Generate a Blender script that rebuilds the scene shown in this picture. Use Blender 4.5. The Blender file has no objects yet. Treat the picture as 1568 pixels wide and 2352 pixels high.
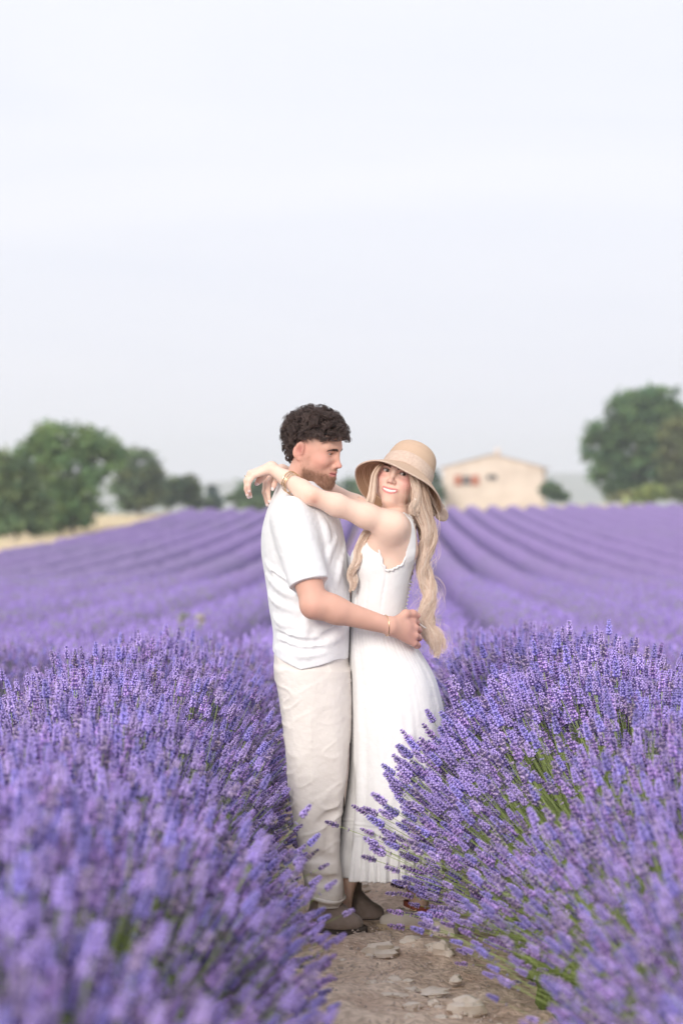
import bpy, math, random, os
import numpy as np
from mathutils import Vector, Matrix

R0 = np.random.RandomState(7)
random.seed(7)
SC = bpy.context.scene
COL = SC.collection

# ------------------------------------------------------------------ camera
FPX, DIST, HCAM = 5553.0, 8.3, 1.46        # focal length in picture units, distance to the couple, eye height
cam_d = bpy.data.cameras.new('camera')
cam = bpy.data.objects.new('camera', cam_d)
COL.objects.link(cam)
cam_d.sensor_fit = 'VERTICAL'
cam_d.sensor_height = 36.0
cam_d.sensor_width = 24.0
cam_d.lens = 85.0
cam_d.clip_start = 0.1
cam_d.clip_end = 9000.0
cam_d.dof.use_dof = True
cam_d.dof.focus_distance = 8.2
cam_d.dof.aperture_fstop = 2.7
cam.location = (0.0, 0.0, HCAM)
cam.rotation_euler = (math.radians(90.0 - 0.268), 0.0, 0.0)
SC.camera = cam

# ------------------------------------------------------------------ world and sun
SUN_EL, SUN_AZ = math.radians(21.0), math.radians(200.0)   # the sun stands behind the camera, a little to the left
W = bpy.data.worlds.new('World')
SC.world = W
W.use_nodes = True
wn, wl = W.node_tree.nodes, W.node_tree.links
wn.clear()
w_out = wn.new('ShaderNodeOutputWorld')
w_bg = wn.new('ShaderNodeBackground')
w_bg.inputs['Strength'].default_value = 0.1
w_sky = wn.new('ShaderNodeTexSky')
w_sky.sky_type = 'NISHITA'
w_sky.sun_disc = False
w_sky.sun_elevation = SUN_EL
w_sky.sun_rotation = SUN_AZ
w_sky.dust_density = 2.0
w_tc = wn.new('ShaderNodeTexCoord')
w_map = wn.new('ShaderNodeMapping')
w_map.inputs['Scale'].default_value = (1.2, 1.2, 7.0)
w_n = wn.new('ShaderNodeTexNoise')
w_n.inputs['Scale'].default_value = 1.9
w_n.inputs['Detail'].default_value = 6.0
w_n.inputs['Roughness'].default_value = 0.5
w_n.inputs['Distortion'].default_value = 0.6
w_cr = wn.new('ShaderNodeValToRGB')
w_cr.color_ramp.elements[0].position = 0.30
w_cr.color_ramp.elements[0].color = (0.94, 0.95, 0.985, 1)
w_cr.color_ramp.elements[1].position = 0.68
w_cr.color_ramp.elements[1].color = (1.06, 1.045, 1.03, 1)
w_mix = wn.new('ShaderNodeMixRGB')
w_mix.inputs['Fac'].default_value = 0.93           # a thin bright veil of cloud over the whole sky
wl.new(w_tc.outputs['Generated'], w_map.inputs['Vector'])
wl.new(w_map.outputs['Vector'], w_n.inputs['Vector'])
wl.new(w_n.outputs['Fac'], w_cr.inputs['Fac'])
w_sep = wn.new('ShaderNodeSeparateXYZ')
w_el = wn.new('ShaderNodeValToRGB')                # the veil: lavender grey low down, whiter higher up
w_el.color_ramp.elements[0].position = 0.0
w_el.color_ramp.elements[0].color = (5.05, 5.12, 5.78, 1)
w_el.color_ramp.elements[1].position = 0.24
w_el.color_ramp.elements[1].color = (5.5, 5.56, 5.82, 1)
w_mul = wn.new('ShaderNodeMixRGB')
w_mul.blend_type = 'MULTIPLY'
w_mul.inputs['Fac'].default_value = 1.0
wl.new(w_tc.outputs['Generated'], w_sep.inputs['Vector'])
wl.new(w_sep.outputs['Z'], w_el.inputs['Fac'])
wl.new(w_el.outputs['Color'], w_mul.inputs['Color1'])
wl.new(w_cr.outputs['Color'], w_mul.inputs['Color2'])
wl.new(w_sky.outputs['Color'], w_mix.inputs['Color1'])
wl.new(w_mul.outputs['Color'], w_mix.inputs['Color2'])
wl.new(w_mix.outputs['Color'], w_bg.inputs['Color'])
wl.new(w_bg.outputs['Background'], w_out.inputs['Surface'])

sun_d = bpy.data.lights.new('sun', 'SUN')
sun_d.energy = 1.5
sun_d.angle = math.radians(22.0)
sun_d.color = (1.0, 0.935, 0.86)
sun = bpy.data.objects.new('sun', sun_d)
COL.objects.link(sun)
sdir = Vector((math.sin(SUN_AZ) * math.cos(SUN_EL), math.cos(SUN_AZ) * math.cos(SUN_EL), math.sin(SUN_EL)))
sun.rotation_euler = (-sdir).to_track_quat('-Z', 'Y').to_euler()
sun.location = (0, 0, 60)

SC.view_settings.view_transform = 'Standard'
SC.view_settings.look = 'None'
SC.view_settings.exposure = 0.84
SC.view_settings.gamma = 1.0
SC.view_settings.use_curve_mapping = False
SC.cycles.use_denoising = True
SC.cycles.max_bounces = 6
SC.cycles.diffuse_bounces = 3
SC.cycles.glossy_bounces = 2
SC.cycles.transmission_bounces = 3
SC.cycles.volume_bounces = 1
SC.cycles.transparent_max_bounces = 4
SC.cycles.caustics_reflective = False
SC.cycles.caustics_refractive = False
SC.cycles.sample_clamp_indirect = 6.0

# ------------------------------------------------------------------ helpers
def P(px, py, y=0.0):
    """A point near the couple: picture units across and down, metres behind the couple's own plane -> metres in the place."""
    d = DIST + y
    return np.array([(px - 784.0) * d / FPX, d, HCAM - (py - 1150.0) * d / FPX])

def at(px, py, Y):
    return np.array([(px - 784.0) * Y / FPX, Y, HCAM - (py - 1150.0) * Y / FPX])

def tag(o, label=None, cat=None, group=None, kind=None):
    if label: o['label'] = label
    if cat: o['category'] = cat
    if group: o['group'] = group
    if kind: o['kind'] = kind
    return o

def link(o, parent=None):
    COL.objects.link(o)
    if parent is not None:
        o.parent = parent
        o.matrix_parent_inverse = Matrix.Translation(parent.location).inverted() if parent.rotation_euler.z == 0 else parent.matrix_basis.inverted()
    return o

def np_mesh(name, v, faces, smooth=True, cols=None, mats=None, midx=None):
    """v (n,3); faces: (m,k) array or a list of such arrays."""
    v = np.asarray(v, np.float32)
    fl = faces if isinstance(faces, list) else [faces]
    fl = [np.asarray(f, np.int32) for f in fl if len(f)]
    me = bpy.data.meshes.new(name)
    me.vertices.add(len(v))
    me.vertices.foreach_set('co', v.ravel())
    loops = np.concatenate([f.ravel() for f in fl])
    tot = np.concatenate([np.full(len(f), f.shape[1], np.int32) for f in fl])
    start = np.concatenate([[0], np.cumsum(tot)[:-1]]).astype(np.int32)
    me.loops.add(len(loops))
    me.loops.foreach_set('vertex_index', loops)
    me.polygons.add(len(tot))
    me.polygons.foreach_set('loop_start', start)
    me.polygons.foreach_set('loop_total', tot)
    if smooth:
        me.polygons.foreach_set('use_smooth', np.ones(len(tot), bool))
    if midx is not None:
        me.polygons.foreach_set('material_index', np.asarray(midx, np.int32))
    if cols is not None:
        c = np.ones((len(v), 4), np.float32)
        c[:, :3] = cols
        a = me.attributes.new('col', 'FLOAT_COLOR', 'POINT')
        a.data.foreach_set('color', c.ravel())
    for m in (mats if isinstance(mats, (list, tuple)) else [mats]):
        if m is not None:
            me.materials.append(m)
    me.update()
    me.validate()
    return me

def np_obj(name, v, faces, mat=None, parent=None, origin=None, **kw):
    v = np.asarray(v, np.float64)
    if origin is None:
        origin = np.zeros(3)
    me = np_mesh(name, v - np.asarray(origin), faces, mats=mat, **kw)
    o = bpy.data.objects.new(name, me)
    o.location = origin
    return link(o, parent)

class MB:
    """collects pieces into one mesh"""
    def __init__(s):
        s.v, s.f, s.c, s.n = [], {}, [], 0
    def add(s, v, f, col=None):
        v = np.asarray(v, float)
        fs = f if isinstance(f, list) else [f]
        for q in fs:
            q = np.asarray(q, int)
            if len(q):
                s.f.setdefault(q.shape[1], []).append(q + s.n)
        s.v.append(v)
        s.c.append(np.ones((len(v), 3)) * (np.asarray(col) if col is not None else 1.0))
        s.n += len(v)
        return s
    def arrays(s):
        return np.concatenate(s.v), [np.concatenate(q) for q in s.f.values()], np.concatenate(s.c)
    def obj(s, name, mat, parent=None, origin=None, smooth=True):
        v, f, c = s.arrays()
        return np_obj(name, v, f, mat, parent, origin, smooth=smooth, cols=c)

def box_geo(c, d, rz=0.0):
    c, d = np.asarray(c, float), np.asarray(d, float) / 2
    s = np.array([[-1,-1,-1],[1,-1,-1],[1,1,-1],[-1,1,-1],[-1,-1,1],[1,-1,1],[1,1,1],[-1,1,1]], float) * d
    ca, sa = math.cos(rz), math.sin(rz)
    s = s @ np.array([[ca, sa, 0], [-sa, ca, 0], [0, 0, 1]])
    f = np.array([[0,3,2,1],[4,5,6,7],[0,1,5,4],[1,2,6,5],[2,3,7,6],[3,0,4,7]])
    return s + c, f

def tube_geo(pts, rad, ns=8, cap=True, closed=False):
    pts = np.asarray(pts, float)
    n = len(pts)
    rad = np.ones(n) * rad
    if closed:
        tan = np.roll(pts, -1, 0) - np.roll(pts, 1, 0)
    else:
        tan = np.gradient(pts, axis=0)
    tan /= np.linalg.norm(tan, axis=1)[:, None] + 1e-12
    ref = np.array([0, 0, 1.0]) if abs(tan[0][2]) < 0.9 else np.array([1.0, 0, 0])
    u = np.cross(tan[0], ref); u /= np.linalg.norm(u)
    rings = []
    th = np.arange(ns) * 2 * math.pi / ns
    for i in range(n):
        u = u - tan[i] * np.dot(u, tan[i]); u /= np.linalg.norm(u) + 1e-12
        w = np.cross(tan[i], u)
        rings.append(pts[i] + rad[i] * (np.cos(th)[:, None] * u + np.sin(th)[:, None] * w))
    v = np.concatenate(rings)
    q = []
    for i in range(n if closed else n - 1):
        j = (i + 1) % n
        for k in range(ns):
            q.append((i * ns + k, i * ns + (k + 1) % ns, j * ns + (k + 1) % ns, j * ns + k))
    f = [np.array(q)]
    if cap and not closed:
        v = np.concatenate([v, pts[:1], pts[-1:]])
        a, b = n * ns, n * ns + 1
        t = [(a, (k + 1) % ns, k) for k in range(ns)] + [(b, (n - 1) * ns + k, (n - 1) * ns + (k + 1) % ns) for k in range(ns)]
        f.append(np.array(t))
    return v, f

def grid_faces(nu, nv, wrap_u=False):
    """vertex (i,j) -> i*nu + j, i rows (nv), j columns (nu)"""
    i, j = np.meshgrid(np.arange(nv - 1), np.arange(nu if wrap_u else nu - 1), indexing='ij')
    j2 = (j + 1) % nu
    return np.stack([i * nu + j, i * nu + j2, (i + 1) * nu + j2, (i + 1) * nu + j], -1).reshape(-1, 4)

def spline(pts, n):
    """Catmull-Rom through pts -> n samples"""
    p = np.asarray(pts, float)
    p = np.concatenate([2 * p[:1] - p[1:2], p, 2 * p[-1:] - p[-2:-1]])
    m = len(p) - 3
    t = np.linspace(0, m - 1e-9, n)
    i = t.astype(int); u = (t - i)[:, None]
    a, b, c, d = p[i], p[i + 1], p[i + 2], p[i + 3]
    return 0.5 * (2 * b + (c - a) * u + (2 * a - 5 * b + 4 * c - d) * u ** 2 + (3 * b - a - 3 * c + d) * u ** 3)

def vnoise(p, seed=0):
    """cheap smooth value noise, p (n,d) -> (n,) in -1..1"""
    p = np.asarray(p, float)
    i = np.floor(p).astype(np.int64); f = p - i
    f = f * f * (3 - 2 * f)
    d = p.shape[1]
    out = np.zeros(len(p))
    pr = np.array([73856093, 19349663, 83492791])[:d]
    for c in range(2 ** d):
        o = np.array([(c >> k) & 1 for k in range(d)])
        h = ((i + o) * pr).sum(1) ^ (seed * 2654435761)
        h = (h ^ (h >> 13)) * 1274126177
        h = ((h ^ (h >> 16)) & 0xffff) / 32767.5 - 1.0
        w = np.prod(np.where(o, f, 1 - f), axis=1)
        out += h * w
    return out

# ------------------------------------------------------------------ materials
def mat(name, col, rough=0.8, noise=None, bump=None, attr=False, sss=0.0, spec=0.3, rand=0.0, metal=0.0, sheen=0.0, obj_co=True, trans=0.0):
    """Principled material; noise = (scale, second colour, detail) mixes a second colour, bump = (scale, strength, distance),
    attr multiplies by the 'col' attribute, rand varies brightness per copy."""
    m = bpy.data.materials.new(name)
    m.use_nodes = True
    n, l = m.node_tree.nodes, m.node_tree.links
    b = n['Principled BSDF']
    b.inputs['Roughness'].default_value = rough
    b.inputs['Specular IOR Level'].default_value = spec
    b.inputs['Metallic'].default_value = metal
    if sheen:
        b.inputs['Sheen Weight'].default_value = sheen
    tc = n.new('ShaderNodeTexCoord')
    co = tc.outputs['Object']
    src = None
    if noise:
        t = n.new('ShaderNodeTexNoise')
        t.inputs['Scale'].default_value = noise[0]
        t.inputs['Detail'].default_value = noise[2] if len(noise) > 2 else 4.0
        l.new(co, t.inputs['Vector'])
        r = n.new('ShaderNodeValToRGB')
        r.color_ramp.elements[0].position = 0.35
        r.color_ramp.elements[1].position = 0.65
        r.color_ramp.elements[0].color = (*col, 1)
        r.color_ramp.elements[1].color = (*noise[1], 1)
        l.new(t.outputs['Fac'], r.inputs['Fac'])
        src = r.outputs['Color']
    if attr:
        a = n.new('ShaderNodeAttribute'); a.attribute_name = 'col'
        if src is None and tuple(col) == (1, 1, 1):
            src = a.outputs['Color']
        else:
            x = n.new('ShaderNodeMixRGB'); x.blend_type = 'MULTIPLY'; x.inputs['Fac'].default_value = 1.0
            if src is None: x.inputs['Color1'].default_value = (*col, 1)
            else: l.new(src, x.inputs['Color1'])
            l.new(a.outputs['Color'], x.inputs['Color2'])
            src = x.outputs['Color']
    if rand:
        oi = n.new('ShaderNodeObjectInfo')
        mr = n.new('ShaderNodeMapRange')
        mr.inputs['To Min'].default_value = 1.0 - rand
        mr.inputs['To Max'].default_value = 1.0 + rand
        l.new(oi.outputs['Random'], mr.inputs['Value'])
        x = n.new('ShaderNodeMixRGB'); x.blend_type = 'MULTIPLY'; x.inputs['Fac'].default_value = 1.0
        if src is None: x.inputs['Color1'].default_value = (*col, 1)
        else: l.new(src, x.inputs['Color1'])
        l.new(mr.outputs['Result'], x.inputs['Color2'])
        src = x.outputs['Color']
    if src is None:
        b.inputs['Base Color'].default_value = (*col, 1)
    else:
        l.new(src, b.inputs['Base Color'])
    if sss:
        b.inputs['Subsurface Weight'].default_value = sss
        b.inputs['Subsurface Radius'].default_value = (1.0, 0.45, 0.3)
        b.inputs['Subsurface Scale'].default_value = 0.006
    if trans:
        # thin leaf: part of the light goes through
        tr = n.new('ShaderNodeBsdfTranslucent')
        if src is None: tr.inputs['Color'].default_value = (*col, 1)
        else: l.new(src, tr.inputs['Color'])
        mx = n.new('ShaderNodeMixShader'); mx.inputs['Fac'].default_value = trans
        l.new(b.outputs['BSDF'], mx.inputs[1]); l.new(tr.outputs['BSDF'], mx.inputs[2])
        l.new(mx.outputs['Shader'], n['Material Output'].inputs['Surface'])
    if bump:
        t2 = n.new('ShaderNodeTexNoise')
        t2.inputs['Scale'].default_value = bump[0]
        t2.inputs['Detail'].default_value = 6.0
        l.new(co, t2.inputs['Vector'])
        bp = n.new('ShaderNodeBump')
        bp.inputs['Strength'].default_value = bump[1]
        bp.inputs['Distance'].default_value = bump[2]
        l.new(t2.outputs['Fac'], bp.inputs['Height'])
        l.new(bp.outputs['Normal'], b.inputs['Normal'])
    return m
# ------------------------------------------------------------------ terrain
_ty = np.array([-60, 0, 5, 8.5, 10.5, 12, 14, 16, 20, 24, 28, 43, 55, 70, 89, 115, 147, 175, 200, 212, 225, 250, 300, 420, 800, 5000], float)
_tz = np.array([0, 0, 0, 0, -.03, -.10, -.24, -.41, -.68, -.84, -.97, -1.2, -1.38, -1.5, -1.52, -1.3, -.9, -.35, .10, .28, .28, -.1, -1.6, -5, -14, -24], float)
_fy = np.concatenate([np.arange(-60, 40, 0.5), np.arange(40, 5000, 2.0)])
_fz = np.interp(_fy, _ty, _tz)
for _ in range(3):
    _fz = np.convolve(np.pad(_fz, 2, 'edge'), np.ones(5) / 5, 'valid')

def ground_z(X, Y):
    X, Y = np.asarray(X, float), np.asarray(Y, float)
    z = np.interp(Y, _fy, _fz)
    far = np.clip((Y - 60) / 140, 0, 1)
    z = z + far * np.clip(X, -5, 40) * 0.012
    return z

_cy = np.array([-5, 2, 4.8, 6.84, 8.3, 10, 12, 16, 20, 28, 300], float)
_cx = np.array([.36, .32, .24, .155, .08, .05, .06, .14, .22, .357, 5.09], float)
_gy = np.arange(-5, 300, 0.25)
_gx = np.interp(_gy, _cy, _cx)
_gx = np.convolve(np.pad(_gx, 6, 'edge'), np.ones(13) / 13, 'valid')
def row_c(Y):
    """sideways position of the footpath (and with it of every row) at distance Y"""
    return np.interp(Y, _gy, _gx)

def make_ground():
    ys = np.concatenate([np.arange(-12, 2, 1.0), np.arange(2, 6, 0.1), np.arange(6, 11, 0.025), np.arange(11, 16, .1), np.arange(16, 60, 1.0), np.arange(60, 260, 5.0), np.geomspace(260, 4500, 40)])
    us = np.concatenate([-np.geomspace(1500, 3, 36), np.arange(-2.6, -.6, 0.05), np.arange(-.6, .6, .025), np.arange(.6, 2.6, .05), np.geomspace(3, 1500, 36)])
    U, Y = np.meshgrid(us, ys)
    X = U + row_c(np.clip(Y, -5, 299))
    Z = ground_z(X, Y)
    near = np.clip((16 - Y) / 2, 0, 1) * np.clip((2.6 - np.abs(U)) / 0.4, 0, 1)
    pp = np.stack([X.ravel(), Y.ravel()], 1)
    rough = (0.018 * vnoise(pp * 2.1, 3) + 0.010 * vnoise(pp * 6.3, 4) + 0.014 * vnoise(pp * 14.0, 5) + .006 * vnoise(pp * 31.0, 6)).reshape(X.shape)
    Z = Z + near * rough
    v = np.stack([X, Y, Z], -1).reshape(-1, 3)
    f = grid_faces(len(us), len(ys))
    m = bpy.data.materials.new('field_soil')
    m.use_nodes = True
    n, l = m.node_tree.nodes, m.node_tree.links
    b = n['Principled BSDF']; b.inputs['Roughness'].default_value = 0.95; b.inputs['Specular IOR Level'].default_value = 0.1
    tc = n.new('ShaderNodeTexCoord')
    def noise(scale, det):
        t = n.new('ShaderNodeTexNoise'); t.inputs['Scale'].default_value = scale; t.inputs['Detail'].default_value = det
        l.new(tc.outputs['Object'], t.inputs['Vector']); return t
    a, c = noise(3.0, 8), noise(38.0, 5)
    r = n.new('ShaderNodeValToRGB')
    r.color_ramp.elements[0].position, r.color_ramp.elements[0].color = 0.33, (0.62, 0.45, 0.35, 1)
    r.color_ramp.elements[1].position, r.color_ramp.elements[1].color = 0.62, (0.84, 0.68, 0.56, 1)
    l.new(a.outputs['Fac'], r.inputs['Fac'])
    r2 = n.new('ShaderNodeValToRGB')
    r2.color_ramp.elements[0].position, r2.color_ramp.elements[0].color = 0.35, (0.62, 0.6, 0.58, 1)
    r2.color_ramp.elements[1].position, r2.color_ramp.elements[1].color = 0.6, (1, 1, 1, 1)
    l.new(c.outputs['Fac'], r2.inputs['Fac'])
    mx = n.new('ShaderNodeMixRGB'); mx.blend_type = 'MULTIPLY'; mx.inputs['Fac'].default_value = 0.8
    l.new(r.outputs['Color'], mx.inputs['Color1']); l.new(r2.outputs['Color'], mx.inputs['Color2'])
    at_ = n.new('ShaderNodeAttribute'); at_.attribute_name = 'col'
    g = noise(0.35, 5)
    gr = n.new('ShaderNodeValToRGB')
    gr.color_ramp.elements[0].position, gr.color_ramp.elements[0].color = 0.4, (0.66, 0.56, 0.39, 1)
    gr.color_ramp.elements[1].position, gr.color_ramp.elements[1].color = 0.6, (0.30, 0.31, 0.15, 1)
    l.new(g.outputs['Fac'], gr.inputs['Fac'])
    m2 = n.new('ShaderNodeMixRGB')
    l.new(at_.outputs['Fac'], m2.inputs['Fac']); l.new(mx.outputs['Color'], m2.inputs['Color1']); l.new(gr.outputs['Color'], m2.inputs['Color2'])
    l.new(m2.outputs['Color'], b.inputs['Base Color'])
    bp = n.new('ShaderNodeBump'); bp.inputs['Strength'].default_value = 0.55; bp.inputs['Distance'].default_value = 0.035
    l.new(c.outputs['Fac'], bp.inputs['Height']); l.new(bp.outputs['Normal'], b.inputs['Normal'])
    grass = np.clip(np.maximum((-16.9 - U), (Y - 205) / 3), 0, 1).ravel()
    o = np_obj('ground', v, f, m, cols=np.repeat(grass[:, None], 3, 1))
    tag(o, 'stony pale brown soil of the lavender field with dry grass along its edge', kind='structure')
make_ground()

# far blue hills
def make_hills():
    m = mat('hill_woods', (0.06, 0.09, 0.05), 0.95, noise=(0.01, (0.11, 0.13, 0.07), 5))
    xs = np.linspace(-2400, 2400, 200)
    prof = 26 + 14 * vnoise(xs[:, None] / 300.0 + 3.3, 11) + 5 * vnoise(xs[:, None] / 90.0, 12) + 14 * np.exp(-((xs - 340) / 170.0) ** 2)
    rows = []
    for k, (dy, fz) in enumerate([(-500, 0), (-300, .45), (-160, .8), (0, 1.0), (200, .75), (500, .1)]):
        jit = 3 * vnoise(np.stack([xs / 50, np.full_like(xs, k * 3.1)], 1), 20 + k)
        z = ground_z(xs * 0, np.full_like(xs, 3200.0 + dy)) - 2 + fz * (np.maximum(prof, 8) + 22 + jit)
        rows.append(np.stack([xs, np.full_like(xs, 3200.0 + dy), z], 1))
    v = np.concatenate(rows)
    o = np_obj('hills', v, grid_faces(len(xs), len(rows)), m)
    tag(o, 'distant low blue hills beyond the field', kind='structure')
make_hills()

def make_haze():
    v, f = box_geo((0, 1900, 15), (6400, 4000, 140))
    m = bpy.data.materials.new('air')
    m.use_nodes = True
    n, l = m.node_tree.nodes, m.node_tree.links
    n.remove(n['Principled BSDF'])
    pv = n.new('ShaderNodeVolumePrincipled')
    pv.inputs['Color'].default_value = (0.89, 0.93, 1.0, 1)
    pv.inputs['Density'].default_value = HAZE
    pv.inputs['Anisotropy'].default_value = 0.0
    l.new(pv.outputs['Volume'], n['Material Output'].inputs['Volume'])
    o = np_obj('haze', v, f, m, smooth=False)
    tag(o, 'thin pale evening haze over the field', kind='stuff')
HAZE = 0.00042
if HAZE: make_haze()

# ------------------------------------------------------------------ farmhouse
def make_house():
    Y = 240.0
    s = Y / FPX
    bx = at(1131, 1165, Y)
    gz = float(ground_z(bx[0], Y)) - 0.3
    root = bpy.data.objects.new('farmhouse', None)
    root.location = (bx[0], Y, gz); root.rotation_euler = (0, 0, math.radians(-7))
    COL.objects.link(root)
    tag(root, 'cream rendered farmhouse with low gable and orange shutters behind the lavender', 'house')
    wallm = mat('cream_render', (0.78, 0.67, 0.575), 0.9, noise=(0.6, (0.66, 0.555, 0.47), 6), bump=(9, .3, .02))
    roofm = mat('roof_tile', (0.62, 0.53, 0.47), 0.85, noise=(2.0, (0.52, 0.43, 0.38), 4))
    red = mat('orange_shutter_paint', (0.55, 0.20, 0.12), 0.6)
    glass = mat('dark_window_glass', (0.05, 0.06, 0.08), 0.1, spec=0.5)
    frm = mat('pale_window_frame', (0.6, 0.55, 0.5), 0.6)
    stone = mat('window_surround', (0.62, 0.55, 0.47), 0.8)
    zoff = HCAM - gz
    def X(px): return (px - 1131) * s
    def Z(py): return (1150 - py) * s + zoff
    def child(name, v, f, m, par, lab=None):
        me = np_mesh(name, v, f, smooth=False, mats=m)
        o = bpy.data.objects.new(name, me); COL.objects.link(o); o.parent = par
        if lab: o['label'] = lab
        return o
    hw, dep = 4.95, 9.0
    ze, za = Z(1074), Z(1044)
    # wall with real openings: strips of the front
    wins = [(X(1061), X(1080), Z(1114), Z(1093)), (X(1117), X(1141), Z(1102), Z(1090))]
    xs = sorted([-hw, hw, 0.0] + [w[0] for w in wins] + [w[1] for w in wins])
    zs = sorted([0.0, ze] + [w[2] for w in wins] + [w[3] for w in wins])
    mb = MB()
    for i in range(len(xs) - 1):
        for j in range(len(zs) - 1):
            cx, cz = (xs[i] + xs[i + 1]) / 2, (zs[j] + zs[j + 1]) / 2
            if any(w[0] < cx < w[1] and w[2] < cz < w[3] for w in wins):
                continue
            q = np.array([[xs[i], 0, zs[j]], [xs[i + 1], 0, zs[j]], [xs[i + 1], 0, zs[j + 1]], [xs[i], 0, zs[j + 1]]])
            mb.add(q, np.array([[0, 1, 2, 3]]))
    for (x0, x1, z0, z1) in wins:           # reveals
        c = np.array([[x0, 0, z0], [x1, 0, z0], [x1, 0, z1], [x0, 0, z1]])
        d = c + np.array([0, .25, 0])
        for k in range(4):
            k2 = (k + 1) % 4
            mb.add(np.array([c[k], c[k2], d[k2], d[k]]), np.array([[3, 2, 1, 0]]))
    g = np.array([[-hw, 0, ze], [hw, 0, ze], [0, 0, za]])
    mb.add(g, np.array([[0, 1, 2]])); mb.add(g + np.array([0, dep, 0]), np.array([[2, 1, 0]]))
    for sx in (-hw, hw):
        q = np.array([[sx, 0, 0], [sx, dep, 0], [sx, dep, ze], [sx, 0, ze]])
        mb.add(q, np.array([[3, 2, 1, 0]] if sx < 0 else [[0, 1, 2, 3]]))
    q = np.array([[-hw, dep, 0], [hw, dep, 0], [hw, dep, ze], [-hw, dep, ze]])
    mb.add(q, np.array([[3, 2, 1, 0]]))
    v, f, c = mb.arrays()
    child('wall', v, f, wallm, root)
    for sx in (-1, 1):                        # two roof slopes, tiles in courses
        L = math.hypot(hw + .35, (za - ze) * (hw + .35) / hw)
        e = np.array([sx * hw, 0, ze - za]); e = e / np.linalg.norm(e)
        nrm = np.array([-e[2] * sx, 0, e[0] * sx]); nrm = nrm if nrm[2] > 0 else -nrm
        vv, ff = MB(), None
        nrow = 14
        for k in range(nrow):
            a, b_ = L * k / nrow, L * (k + 1) / nrow + .06
            p0 = np.array([0, 0, za + .02]) + e * a + nrm * .04
            p1 = np.array([0, 0, za + .02]) + e * b_ + nrm * .10
            q0, q1 = p0 - nrm * .04, p1 - nrm * .09
            pts = []
            for yy in (-.25, dep + .25):
                pts += [p0 + [0, yy, 0], p1 + [0, yy, 0], q1 + [0, yy, 0], q0 + [0, yy, 0]]
            vv.add(np.array(pts), np.array([[0, 1, 2, 3], [7, 6, 5, 4], [0, 4, 5, 1], [1, 5, 6, 2], [2, 6, 7, 3], [3, 7, 4, 0]]))
        v, f, c = vv.arrays()
        rf = child('roof', v, f, roofm, root)
        if sx == 1:
            v, f = box_geo((.35, 2.0, za + .28), (.5, .5, .75)); child('chimney', v, f, wallm, rf)
    for i, (x0, x1, z0, z1) in enumerate(wins):
        fr = MB()
        t = .07
        for bx_ in (((x0 + x1) / 2, .2, z0 + t / 2, x1 - x0, t), ((x0 + x1) / 2, .2, z1 - t / 2, x1 - x0, t)):
            fr.add(*box_geo(bx_[:3], (bx_[3] - .004, .06, bx_[4])))
        for xx in (x0 + t / 2, (x0 + x1) / 2, x1 - t / 2):
            fr.add(*box_geo((xx, .2, (z0 + z1) / 2), (t, .055, z1 - z0 - 2 * t - .004)))
        v, f, c = fr.arrays()
        w = child('window', v, f, frm, root)
        v, f = box_geo(((x0 + x1) / 2, .23, (z0 + z1) / 2), (x1 - x0, .012, z1 - z0)); child('pane', v, f, glass, w)
        v, f = box_geo(((x0 + x1) / 2, -.03, z0 - .05), (x1 - x0 + .2, .14, .1)); child('sill', v, f, stone, w)
        if i == 0:
            for (a, b_) in ((X(1042), X(1060.5)), (X(1080.5), X(1100))):
                sh = MB()
                for k in range(5):
                    ww = (b_ - a - .06) / 5
                    sh.add(*box_geo((a + .03 + ww * (k + .5), -.05, (z0 + z1) / 2), (ww - .015, .05, z1 - z0 + .1)))
                for zz in (z0 + .2, z1 - .2):
                    sh.add(*box_geo(((a + b_) / 2, -.085, zz), (b_ - a - .08, .02, .1)))
                v, f, c = sh.arrays()
                child('shutter', v, f, red, root)
make_house()

# ------------------------------------------------------------------ trees and bushes
LEAF = {}
def leaf_mat(key, c):
    if key not in LEAF:
        LEAF[key] = mat('leaves_' + key, (1, 1, 1), 0.6, attr=True, spec=0.2, trans=0.25)
    return LEAF[key]
BARK = mat('bark', (0.16, 0.12, 0.09), 0.95, noise=(3, (0.24, 0.19, 0.15), 5), bump=(8, .6, .03))

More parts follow.
